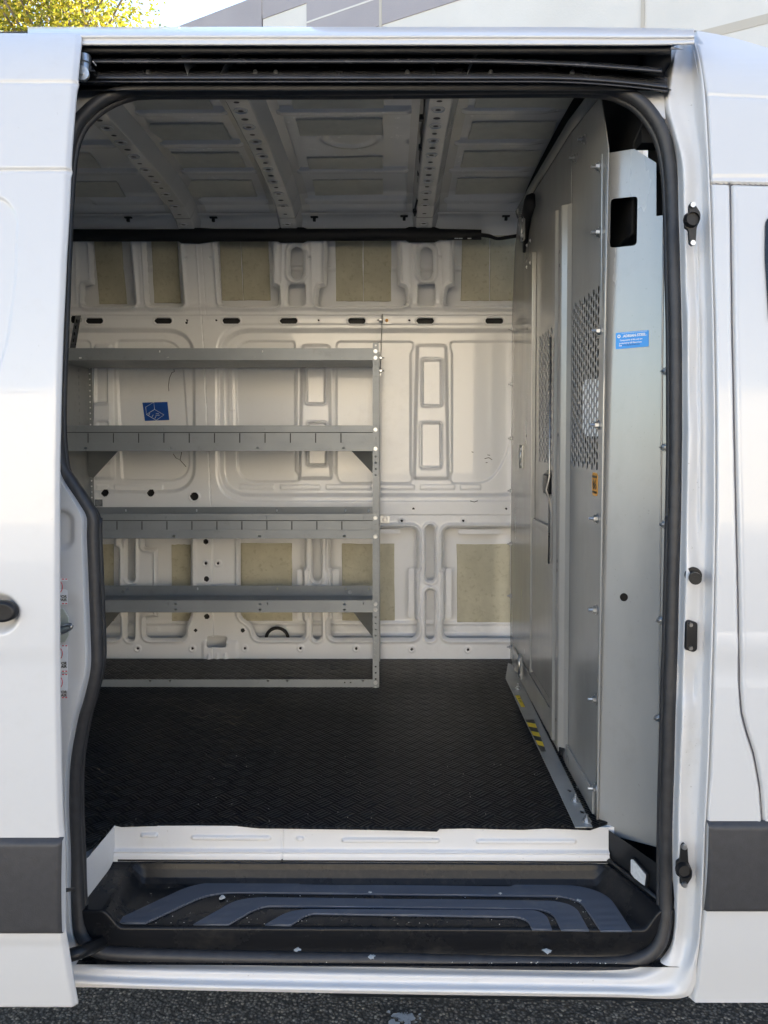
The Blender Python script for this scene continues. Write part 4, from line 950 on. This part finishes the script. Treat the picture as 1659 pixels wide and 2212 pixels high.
# ================================================================== FASTENERS (shared meshes)
def nut_mesh():
    bm = bmesh.new(); cyl_bm(bm, .0115, .0115, 0, .0018, 14); cyl_bm(bm, .0075, .0075, .0017, .0085, 6); cyl_bm(bm, .0036, .0034, .008, .0185, 8)
    me = bpy.data.meshes.new('bolt'); bm.to_mesh(me); bm.free(); me.materials.append(M['zinc']); return me
def head_mesh():
    bm = bmesh.new(); cyl_bm(bm, .0085, .0075, 0, .002, 12); cyl_bm(bm, .0058, .0045, .0018, .005, 6)
    me = bpy.data.meshes.new('bolt'); bm.to_mesh(me); bm.free(); me.materials.append(M['zinc']); return me
NUT, HEAD = nut_mesh(), head_mesh()
def bolt(me, loc, d, par, s=1.0):
    o = bpy.data.objects.new('bolt', me); link(o, par); o.location = loc; o.rotation_euler = align(d); o.scale = (s, s, s); return o

# ================================================================== SHELVING UNIT
YF, YB = 1.378, 1.715
XL_, XRt = P(121, 1000, YF).x, P(811, 1000, YF).x
shelf = thing('shelving_unit', ((XL_ + XRt) / 2, 1.55, FZ), 'grey steel four-tier shelving unit against the far wall', 'shelving')
def cap(cx, cy, w, h): return rrect(cx - w / 2, cy - h / 2, cx + w / 2, cy + h / 2, min(w, h) * .45, 3)
def zpx(y, Y=YF): return P(500, y, Y).z
# posts
posty = [759, 773, 928, 969.5, 1118.6, 1159, 1304.5, 1317, 1475, 1487.5]
hol = [y for y in np.arange(746, 1490, 13.35) if min(abs(y - p) for p in posty) > 6]
post = plate_px('post', [(805, 740), (818, 740), (818, 1494), (805, 1494)], [circ(811.5, y, 2.3, 8) for y in hol], YF - .004, .0025, M['shelf'], shelf)
box('post_flange', (P(818, 1000, YF).x - .0025, YF - .0015, zpx(1494)), (P(818, 1000, YF).x, YF + .03, zpx(740)), M['shelf'], post, .0004)
for y in posty: bolt(HEAD, P(811, y, YF - .004), (0, -1, 0), post)
xr = P(818, 1000, YF).x
box('post', (xr - .024, YB - .003, FZ + .01), (xr, YB, zpx(740)), M['shelf'], shelf, .0004)
box('post', (XL_ - .003, YF - .004, FZ + .01), (XL_ + .02, YF, zpx(740)), M['shelf'], shelf, .0004)
# left rear post, perforated, with side leaf
xl_b = (P(191, 1000, YB).x, P(204, 1000, YB).x)
rp = plate('post', [(xl_b[0], FZ + .01), (xl_b[1], FZ + .01), (xl_b[1], zpx(740)), (xl_b[0], zpx(740))], [circ(xl_b[1] - .010, z, .004, 8) for z in np.arange(.75, 2.05, .0245)], .0025, lambda a, b, w: Vector((a, YB - .01 + w, b)), M['shelf'], shelf)
plate_yz('post_flange', [(YB - .045, FZ + .01), (YB - .0115, FZ + .01), (YB - .0115, zpx(740)), (YB - .045, zpx(740))], [circ(YB - .03, z, .004, 8) for z in np.arange(.75, 2.05, .0245)], xl_b[0], .0025, M['shelf'], rp)
# end panel
ep = plate_yz('end_panel', [(YF + .002, 1.62), (YF + .06, 1.60), (YB - .05, 1.40), (YB - .012, 1.40), (YB - .012, 2.02), (YF + .002, 2.02)], [rrect(1.60 - .003, z - .008, 1.60 + .003, z + .008, .003, 2) for z in np.arange(1.70, 2.0, .028)] + [circ(1.47, 1.98, .006)], XL_ + .0035, .0025, M['shelf'], shelf)
bolt(HEAD, (XL_ + .005, 1.47, 1.96), (1, 0, 0), ep)
def lipholes(xs_, ys_, w=7, h=4): return [cap(x, y, w, h) for x in xs_ for y in ys_]
def tray_shelf(y0, y1, zf, holes, backtop, name='shelf', banded=None, slits=None):
    s = box(name, (XL_ + .003, YF + .002, zf - .0015), (P(805, 1000, YF).x, YB - .014, zf + .0005), M['shelf'], shelf, 0)
    if banded is None:
        plate_px('front_lip', [(118, y0), (805.5, y0), (805.5, y1), (118, y1)], holes, YF, .002, M['shelf'], s, .0004)
    else:
        a, b = banded
        plate_px('front_lip', [(118, y0), (805.5, y0), (805.5, a), (118, a)], holes[0], YF, .0025, M['shelf'], s, .0004)
        plate_px('front_lip', [(118, a + 1.4), (805.5, a + 1.4), (805.5, b + .6), (118, b + .6)], [[(x - 1.1, a + 2.4), (x + 1.1, a + 2.4), (x + 1.1, b - .6), (x - 1.1, b - .6)] for x in slits], YF + .008, .0015, M['shelf'], s)
        plate_px('front_lip', [(118, b), (805.5, b), (805.5, y1), (118, y1)], holes[1], YF, .0025, M['shelf'], s, .0004)
        box('slit_shade_strip', (XL_ + .003, YF + .020, zpx(b + 1)), (P(805, 1000, YF).x, YF + .022, zpx(a - 2)), M['cavity'], s, 0)  # dark strip standing in for the shade behind the slits
    zt = zpx(y0)
    plate('back_lip', [(XL_ + .003, zf - .001), (xr - .026, zf - .001), (xr - .026, zf + .044 if banded is None else zt - .001), (XL_ + .003, zf + .044 if banded is None else zt - .001)], [rrect(xx - .0035, (zf + .030 if banded is None else zt - .016) - .006, xx + .0035, (zf + .030 if banded is None else zt - .016) + .006, .003, 2) for xx in (-1.16, -.85, -.50, -.20, -.10)], .002, lambda u_, v__, w: Vector((u_, YB - .016 + w, v__)), M['shelf'], s)
    return s
sA = tray_shelf(752, 778, zpx(777), lipholes((173.5, 363, 551, 740), (773,), 6, 3.5) + lipholes((345, 567), (759,), 2.6, 5), 0)
sB = tray_shelf(919, 974.5, zpx(973), [lipholes((352, 572, 783), (927,), 3, 5), lipholes((184, 369.5, 556.5, 742), (968,), 7, 4)], 0, 'shelf', (933.5, 957), [190 + 54.65 * i for i in range(-1, 11)])
sC = tray_shelf(1110, 1163.5, zpx(1162), [lipholes((358.5, 576, 785), (1118,), 2.6, 5), lipholes((375.5, 560.5, 743.5), (1158,), 7, 4)], 0, 'shelf', (1123.8, 1145), [252.5 + 54 * i for i in range(-2, 10)])
sD = tray_shelf(1297, 1323, zpx(1322), lipholes((379, 561.5, 744), (1305, 1317), 6, 3.6) + lipholes((363, 578, 785), (1304,), 2.6, 5), 0)
for x in (265, 756): bolt(HEAD, P(x, 1279, YB - .020), (0, -1, 0), sD, 1.1)
kick = plate_px('kick_plate', [(118, 1468), (805.5, 1468), (805.5, 1493.5), (118, 1493.5)], lipholes((324, 366.5, 578.5, 620.5, 784), (1471,), 6, 3.4) + [circ(744.5, 1474.5, 2), circ(757.5, 1474.5, 2)], YF, .0025, M['shelf'], shelf, .0004)
# corner gussets at the back plane
def gusset(pts, ytop):
    # triangular brace sloping from under the shelf back to the rear post
    yb = max(p[1] for p in pts); V = []
    for dz in (0, .002):
        for x, y in pts:
            Yp = 1.55 if y == ytop else YB - .02; p = P(x, y, Yp); V.append(p + Vector((0, dz, 0)))
    k_ = len(pts); mesh('gusset', V, [tuple(range(k_)), tuple(range(2 * k_ - 1, k_ - 1, -1))] + [(i, (i + 1) % k_, (i + 1) % k_ + k_, i + k_) for i in range(k_)], M['shelf'], shelf, False)
gusset([(757, 972), (814, 972), (814, 1032)], 972); gusset([(191, 972), (257, 972), (203, 1031), (191, 1031)], 972)
gusset([(763, 1322), (814, 1322), (814, 1388)], 1322); gusset([(196, 1322), (260, 1322), (207, 1384), (196, 1384)], 1322)
for x, y in ((197, 1028), (203, 1098)): bolt(HEAD, P(x, y, YB - .012), (0, -1, 0), rp)
# wall braces and brackets
def strap(a, b, wv, name='wall_brace'):
    a, b = Vector(a), Vector(b); w = Vector(wv)
    th = (b - a).cross(w).normalized() * .0015
    V = [a - w - th, a + w - th, b + w - th, b - w - th, a - w + th, a + w + th, b + w + th, b - w + th]
    return mesh(name, V, [(0, 1, 2, 3), (7, 6, 5, 4), (0, 4, 5, 1), (1, 5, 6, 2), (2, 6, 7, 3), (3, 7, 4, 0)], M['darkzinc'], shelf, False)
s1 = strap(P(826, 684, 1.765), P(821.5, 806, YF + .012), (.0, .0, .012))
bolt(NUT, P(824, 691, 1.74), (-1, 0, 0), s1); bolt(NUT, P(820, 773, YF + .02), (1, 0, 0), s1); bolt(NUT, P(820, 801, YF + .012), (1, 0, 0), s1)
wb = plate_px('wall_bracket', [(827, 684), (846, 684), (846, 700), (827, 700)], [], 1.772, .003, M['inner'], shelf)
bm = bmesh.new(); cyl_bm(bm, .0075, .006, 0, .004, 14); o = from_bm('bracket_plug', bm, M['orange'], wb); o.location = P(835.5, 692, 1.772); o.rotation_euler = align((0, -1, 0))
s2 = strap(P(169, 682, 1.765), P(157, 752, 1.60), (.012, 0, 0)); bolt(NUT, P(172, 691, 1.755), (0, -1, 0), s2)
for i in range(4):
    p = P(169, 682, 1.765).lerp(P(157, 752, 1.60), .2 + i * .2); box('brace_slot', p + Vector((-.002, -.006, -.010)), p + Vector((.002, -.0035, .010)), M['cavity'], s2, 0)
wb2 = plate_px('wall_bracket', [(820, 1114), (842, 1114), (842, 1129), (820, 1129)], [], 1.772, .003, M['zinc'], shelf); bolt(HEAD, P(832, 1121.5, 1.772), (0, -1, 0), wb2, 1.5); bolt(NUT, P(822, 1125, 1.765), (0, -1, 0), wb2, .8)
wb3 = plate_px('wall_bracket', [(205, 1079), (221, 1079), (221, 1094), (205, 1094)], [], 1.765, .003, M['shelf'], shelf); bolt(HEAD, P(213, 1086, 1.765), (0, -1, 0), wb3, 1.6)

# ================================================================== PARTITION
PXX = .53
part = thing('bulkhead_partition', (PXX, 1.0, FZ), 'grey steel bulkhead partition with perforated windows behind the cab', 'partition')
def yx(px, py=1000, X=PXX): return PX(px, py, X).y
YN = .315
def holes_grid(y0, y1, z0, z1, r=.0105, dy=.0245, dz=.0265):
    out = []
    for j in range(int((y1 - y0) / dy) + 1):
        for i in range(int((z1 - z0) / dz) + 1):
            z = z0 + i * dz + (j % 2) * dz / 2
            if z < z1 + .001: out.append(circ(y0 + j * dy, z, r * 1.11, 12))
    return out
YD0, YD1 = .745, 1.345
np_ = plate_yz('near_panel', [(.655, FZ + .006), (.655, 2.585), (.345, 2.552), (.275, 2.395), (.335, FZ - .012), (.40, FZ + .006)], holes_grid(.352, .640, 1.617, 2.068) + [circ(.668 - .032, FZ + .047, .001)], PXX, .003, M['steel'], part, label='near panel of the partition with perforated window and 86 tag')
fp = plate_yz('far_panel', [(YD1 + .003, FZ + .006), (1.768, FZ + .006), (1.768, 2.22), (1.70, 2.50), (1.62, 2.605), (YD1 + .003, 2.605)], [], PXX, .003, M['steel'], part)
tp = plate_yz('top_panel', [(.665, 2.36), (YD1, 2.36), (YD1, 2.605), (.665, 2.588)], [], PXX + .0005, .003, M['steel'], part)
# roof flange along the top
grid('roof_flange', np.array([[(PXX - .002 - dx, y, z + dz) for dx, dz in ((0, 0), (.010, .030))] for y, z in ((.345, 2.553), (.66, 2.588), (1.0, 2.597), (1.345, 2.607), (1.62, 2.607))]), M['steel'], part, solid=.002)
# centre post (hat section)
pz0, pz1 = FZ + .055, 2.375
cpst = grid('door_post', np.array([[(x, y, z) for x, y in ((PXX - .001, .640), (PXX - .012, .652), (PXX - .026, .662), (PXX - .028, .668), (PXX - .028, .700), (PXX - .024, .704), (PXX - .030, .712), (PXX - .034, .716), (PXX - .034, .741), (PXX - .001, .743))] for z in np.linspace(pz0, pz1, 3)]), M['steel'], part)
for pl in cpst.data.polygons: pl.use_smooth = False
for z in (1.318, 1.29, 2.245, 2.205, .83, 1.70): 
    bm = bmesh.new(); cyl_bm(bm, .0055, .0055, 0, .0006, 12); o = from_bm('post_hole', bm, M['cavity'], cpst); o.location = (PXX - .0282, .684, z); o.rotation_euler = align((-1, 0, 0))
# door leaf
dl = plate_yz('door_leaf', [(YD0, FZ + .10), (YD1, FZ + .10), (YD1, 2.355), (YD0, 2.355)], holes_grid(.80, 1.115, 1.617, 2.05) + [rrect(.80, 1.50, .90, 1.585, .006)], PXX - .006, .003, M['steel'], part, label='hinged door leaf of the partition with perforated window')
box('edge_strip', (PXX - .022, 1.165, FZ + .13), (PXX - .006, YD1, 2.36), M['steel'], dl, .002)
lo = box('lower_panel', (PXX - .016, .76, FZ + .14), (PXX - .006, 1.34, 1.40), M['steel'], dl, .004)
box('panel_edge', (PXX - .030, .748, FZ + .12), (PXX - .006, .776, 1.42), M['steel'], dl, .002)
# door latch
lt = box('door_latch', (PXX - .020, .80, 1.50), (PXX - .004, .905, 1.585), M['plastic'], dl, .004, 'black paddle latch on the partition door')
box('paddle', (PXX - .034, .815, 1.51), (PXX - .018, .885, 1.575), M['plastic'], lt, .005)
tube('latch_rod', [Vector((PXX - .040, .748, 1.30)), Vector((PXX - .040, .748, 1.50)), Vector((PXX - .050, .748, 1.53)), Vector((PXX - .040, .748, 1.57)), Vector((PXX - .040, .748, 2.0))], .003, M['darkzinc'], dl, 6)
# hinges
for z in (2.49, 1.62, .80):
    hz = box('hinge', (PXX - .030, YD1 - .03, z - .045), (PXX - .022, YD1 - .004, z + .045), M['steel'], dl, .001)
    tube('hinge_pin', [Vector((PXX - .030, YD1 + .002, z - .045)), Vector((PXX - .030, YD1 + .002, z + .045))], .005, M['zinc'], hz, 8)
    for dz in (-.03, .03): bolt(HEAD, (PXX - .030, YD1 - .018, z + dz), (-1, 0, 0), hz, .8)
for z in (2.53, 2.45):
    for y in (1.20, 1.27): bolt(HEAD, (PXX - .0225, y, z - .12), (-1, 0, 0), dl, .8)
for z in (1.70, 2.10):
    bm = bmesh.new(); cyl_bm(bm, .005, .005, 0, .0006, 10); o = from_bm('post_hole', bm, M['cavity'], dl); o.location = (PXX - .0222, 1.26, z); o.rotation_euler = align((-1, 0, 0))
# wing to the pillar
wa = Vector((PXX + .004, .322)); wb_ = Vector((.648, .228)); wd = (wb_ - wa).normalized(); wn2 = Vector((wd.y, -wd.x))
if wn2.y > 0: wn2 = -wn2
def on_wing(px, py):
    d = ray(px, py); n = Vector((wn2.x, wn2.y, 0)); t = (Vector((wa.x, wa.y, 0)) - Vector((CAM.x, CAM.y, 0))).dot(n) / d.dot(n); p = CAM + d * t
    return ((Vector((p.x, p.y)) - wa).dot(wd), p.z)
def wing_fn(o=0.0): return lambda u_, v__, w: Vector((wa.x + wd.x * u_ + wn2.x * (o - w), wa.y + wd.y * u_ + wn2.y * (o - w), v__))
wpts = [(1300, 333), (1371, 322), (1418, 352), (1418, 467), (1452, 463), (1456, 900), (1453, 1200), (1446, 1500), (1438, 1842), (1418, 1829), (1293, 1796)]
wing = plate('pillar_wing', [on_wing(*p) for p in wpts], [[on_wing(*p) for p in rpoly([(1319, 430), (1378, 424), (1376, 530), (1317, 536)], 9)], [on_wing(*p) for p in circ(1348, 1290, 9, 16)]], .003, wing_fn(), M['steel'], part, 0, 'grey wing plate closing the partition to the pillar, with blue label')
# rolled vertical edges
tube('wing_fold', [Vector((PXX + .002, .318 - .03 * t, FZ - .02 + t * 1.70)) for t in np.linspace(0, 1, 20)], .0035, M['steel'], wing, 6)
wf0 = on_wing(1434, 480); wf1 = on_wing(1421, 1828)
tube('wing_fold', [wing_fn(.002)(wf0[0] + (wf1[0] - wf0[0]) * t, wf0[1] + (wf1[1] - wf0[1]) * t, 0) for t in np.linspace(0, 1, 12)], .0022, M['steel'], wing, 6)
for x, y in ((1443, 803), (1441, 966), (1440, 1132), (1434, 1338), (1428, 1549)):
    uu, z = on_wing(x - 3, y); bolt(NUT, wing_fn(.010)(uu, z, 0), (-.8, -.5, 0), wing, .8)
# bolts along the near edge
for x, y in ((1292, 360), (1292, 502), (1293, 715), (1290, 918), (1287, 1120), (1286, 1317), (1285, 1510), (1285, 1703), (1262, 301), (1243, 341)):
    bolt(NUT, PX(x + 2, y, PXX - .001), (-1, 0, 0), np_, 1.1)
# studs on the wall edge
for y in (711, 830, 947, 1060, 1175, 1287, 1398):
    p = P(1111, y, 1.752); bolt(NUT, Vector((PXX - .001, p.y, p.z)), (-1, 0, 0), fp, .9); bolt(NUT, Vector((PXX - .001, p.y, p.z)), (1, 0, 0), fp, .9)
# floor angle
FL = [(PZ(x, y, FZ + .008).x, PZ(x, y, FZ + .008).y) for x, y in ((1092, 1466), (1243, 1787), (1280, 1787))] + [(PXX - .004, 1.66), (PXX - .02, 1.70)]
fa = plate('floor_flange', FL, [circ(.495, .47, .006, 10, .009), circ(.500, .345, .006, 10, .009)], .003, lambda u_, v__, w: Vector((u_, v__, FZ + .0075 + w)), M['steel'], part, label='floor flange of the partition with hazard tape')
box('floor_angle', (PXX - .006, .34, FZ + .006), (PXX - .0005, .66, FZ + .07), M['steel'], fa, .001)
box('floor_angle', (PXX - .0075, YD0, FZ + .006), (PXX - .004, 1.66, FZ + .095), M['steel'], fa, .001)
for x, y in ((1213, 1646), (1227, 1676), (1247, 1709), (1270, 1757)): bolt(NUT, PX(x, y, PXX - .006), (-1, 0, 0), fa, 1.15)
for x, y in ((1243, 1730), (1268, 1774), (1119, 1487)): bolt(NUT, PZ(x, y, FZ + .009), (0, 0, 1), fa, 1.0)
for x, y in ((1115, 1463), (1127, 1490)): bolt(NUT, PX(x, y, PXX - .006), (-1, 0, 0), fa, 1.0)
# grommets
for x, y in ((1217, 1634), (1230, 1651)):
    p = PX(x, y, PXX); tube('grommet', [Vector((PXX - .002, p.y + .020 * math.cos(a), p.z + .024 * math.sin(a))) for a in np.linspace(0, 2 * math.pi, 24)[:-1]], .005, M['rubber'], np_, 8, True)
    bm = bmesh.new(); cyl_bm(bm, .019, .019, 0, .001, 18); o = from_bm('grommet_hole', bm, M['cavity'], np_); o.location = Vector((PXX - .001, p.y, p.z)); o.rotation_euler = align((-1, 0, 0))
# tape and stickers on the floor flange
def fl(x, y): p = PZ(x, y, FZ + .0095); return Vector((p.x, p.y))
t0, t1, t2, t3 = fl(1134.7, 1554.5), fl(1153, 1554.5), fl(1180, 1623.6), fl(1168.7, 1623.6)
for i in range(7):
    a, b = i / 7, (i + 1) / 7
    qd = [t0.lerp(t3, a), t1.lerp(t2, a + .0), t1.lerp(t2, b), t0.lerp(t3, b)]
    if i: qd[0] = t0.lerp(t3, a - .05); 
    if i < 6: qd[3] = t0.lerp(t3, b - .05)
    mesh('hazard_tape', [Vector((p.x, p.y, FZ + .0098)) for p in qd], [(0, 1, 2, 3)], M['black'] if i % 2 == 0 else M['yellow'], fa, False)
ys = plate('sticker', [tuple(fl(*p)) for p in ((1113, 1503), (1122, 1502), (1134, 1527), (1126, 1527))], [], .0008, lambda u_, v__, w: Vector((u_, v__, FZ + .0098 + w)), M['yellow'], fa, label='yellow warning sticker on the floor flange')
for t in (.25, .45, .65): 
    a, b = fl(1116 + 10 * t, 1505 + 18 * t), fl(1123 + 10 * t, 1505 + 18 * t); tube('sticker_text', [Vector((a.x, a.y, FZ + .0104)), Vector((b.x, b.y, FZ + .0104))], .0012, M['black'], ys, 4)
yw = plate_yz('sticker', [(.775, 2.16), (.835, 2.16), (.835, 2.24), (.775, 2.24)], [], PXX - .0072, .0008, M['yellow'], dl, label='small yellow sticker high on the partition door')
for i in range(3): box('sticker_text', (PXX - .0078, .785, 2.175 + i * .02), (PXX - .0074, .825, 2.18 + i * .02), M['black'], yw, 0)
# 86 tag
p86 = PX(1285.5, 1046, PXX); c86 = Vector((PXX - .0012, p86.y, p86.z))
t86 = plate_yz('number_tag', rrect(c86.y - .026, c86.z - .030, c86.y + .026, c86.z + .030, .012), [], PXX - .0012, .001, M['orange'], np_, label='orange tag with black 86')
f86 = lambda dz: (lambda u_, v__, w: Vector((PXX - .0017 + w, c86.y - u_, c86.z + v__ + dz)))
text('tag_number', '86', .036, f86(-.002), M['black'], t86, bold=.0006)
for dz in (.0195, -.0205): box('tag_bar', (PXX - .0020, c86.y - .022, c86.z + dz - .0028), (PXX - .0012, c86.y + .022, c86.z + dz + .0028), M['black'], t86, 0)
# blue maker's label
lb = [on_wing(*p) for p in rpoly([(1331, 719.5), (1402, 713), (1402, 748.5), (1331, 754.5)], 2)]
lab = plate('label_sticker', lb, [], .0008, wing_fn(.0021), M['sky_blue'], wing, label='bright blue maker label with white lettering')
u0, z0 = on_wing(1366.5, 734); 
def ltext(body, px, py, size, mat, ax='CENTER', bold=0.0, sx=1.0):
    a = on_wing(px, py); sl = -0.0
    text('label_text', body, size, lambda u_, v__, w: wing_fn(.0027)(a[0] + u_ * sx, a[1] + v__, w), mat, lab, ax, .0003, bold)
ltext('ADRIAN STEEL', 1371.5, 724.5, .0088, M['ink'], 'CENTER', .0003, 1.0)
ltext('Components of this unit are', 1364, 733.8, .0052, M['ink'], 'CENTER', .0001, .95)
ltext('protected by US Patent Law.', 1363, 740.2, .0052, M['ink'], 'CENTER', .0001, .95)
ltext('See', 1338, 747.2, .0052, M['ink'], 'LEFT', .0001); ltext('www.AdrianSteel.com', 1345, 746.2, .0052, M['blue'], 'LEFT', .0001, .95)
a_ = on_wing(1338, 727); plate('label_emblem', circ(a_[0], a_[1], .0042, 16), [circ(a_[0], a_[1], .0022, 12)], .0004, wing_fn(.0027), M['ink'], lab)
for y in (720.3, 728.6): 
    a, b = on_wing(1344, y), on_wing(1399, y - 5.0 + (y - 720) * 0); plate('label_rule', [(a[0], a[1] - .0003), (b[0], a[1] - .0003), (b[0], a[1] + .0003), (a[0], a[1] + .0003)], [], .0003, wing_fn(.0027), M['ink'], lab)
# black foam filler at the roof corner by the wall
tube('foam_filler', [PX(1150, 432, PXX - .01), PX(1141, 462, PXX - .01), PX(1136, 500, PXX - .01), PX(1132, 545, PXX - .01)], [.03, .025, .015, .006], M['tape'], part, 8)

# ================================================================== DEBRIS
def flake(px, py, z, s, n, label, mat='debris', Yp=None):
    p = PZ(px, py, z); r = random.Random(n); bm = bmesh.new()
    bmesh.ops.create_icosphere(bm, subdivisions=2, radius=s * .7)
    for v in bm.verts: v.co = Vector((v.co.x * r.uniform(.3, 1.6), v.co.y * r.uniform(.3, 1.6), v.co.z * .15 * r.uniform(.3, 1.5))) + Vector((p.x, p.y, z + s * .03))
    o = from_bm('debris_flake', bm, M[mat], None); tag(o, label, 'debris')
flake(480, 1939, .569, .011, 1, 'largest pale flake of dirt on the step, beside the outer tread strip')
flake(451, 1882, .574, .005, 2, 'small pale flake at the back of the step tray, left half')
flake(642, 2051, .528, .010, 3, 'grey-white crumb stuck on the lower door seal, left of middle')
flake(804, 2067, .532, .010, 4, 'white crumb stuck on the lower door seal, below the tread strips')
flake(1181, 2054, .520, .012, 5, 'pale wedge-shaped chip lying in the sill trough at right')
flake(800, 1927, .5715, .006, 6, 'small beige crumb on the outer tread strip, middle')
flake(1080, 1930, .5715, .006, 7, 'small white crumb on the outer tread strip, right of middle')
flake(1250, 1945, .5715, .008, 8, 'pale scraped crumb on the curved right end of the tread strip')

# fine grit on the step, in the trough and along the mat edge
gv, gf = [], []
def grain(p, r):
    b = len(gv); gv.extend([p + Vector((r * random.uniform(.5, 1.2), 0, 0)), p + Vector((-r * .6, r * random.uniform(.5, 1), 0)), p + Vector((-r * .6, -r * random.uniform(.5, 1), 0)), p + Vector((0, 0, r * .8))]); gf.extend([(b, b + 1, b + 3), (b + 1, b + 2, b + 3), (b + 2, b, b + 3)])
for _ in range(420):
    t_ = random.random()
    if t_ < .45: grain(Vector((random.uniform(-.60, .50), random.uniform(.09, .24), .5660)), random.choice([.0007, .001, .0016]))
    elif t_ < .75: grain(Vector((random.uniform(-.62, .55), random.uniform(.070, .084), .4915)), random.uniform(.0008, .0025))
    else: grain(Vector((random.uniform(-.7, .48), random.uniform(.30, .75) , FZ + .0042)), random.choice([.0008, .0012, .002]))
gr = mesh('grit', gv, gf, M['debris'], None, False); gr['kind'] = 'stuff'; tag(gr, 'pale grit scattered over the step and the near mat edge', 'grit')
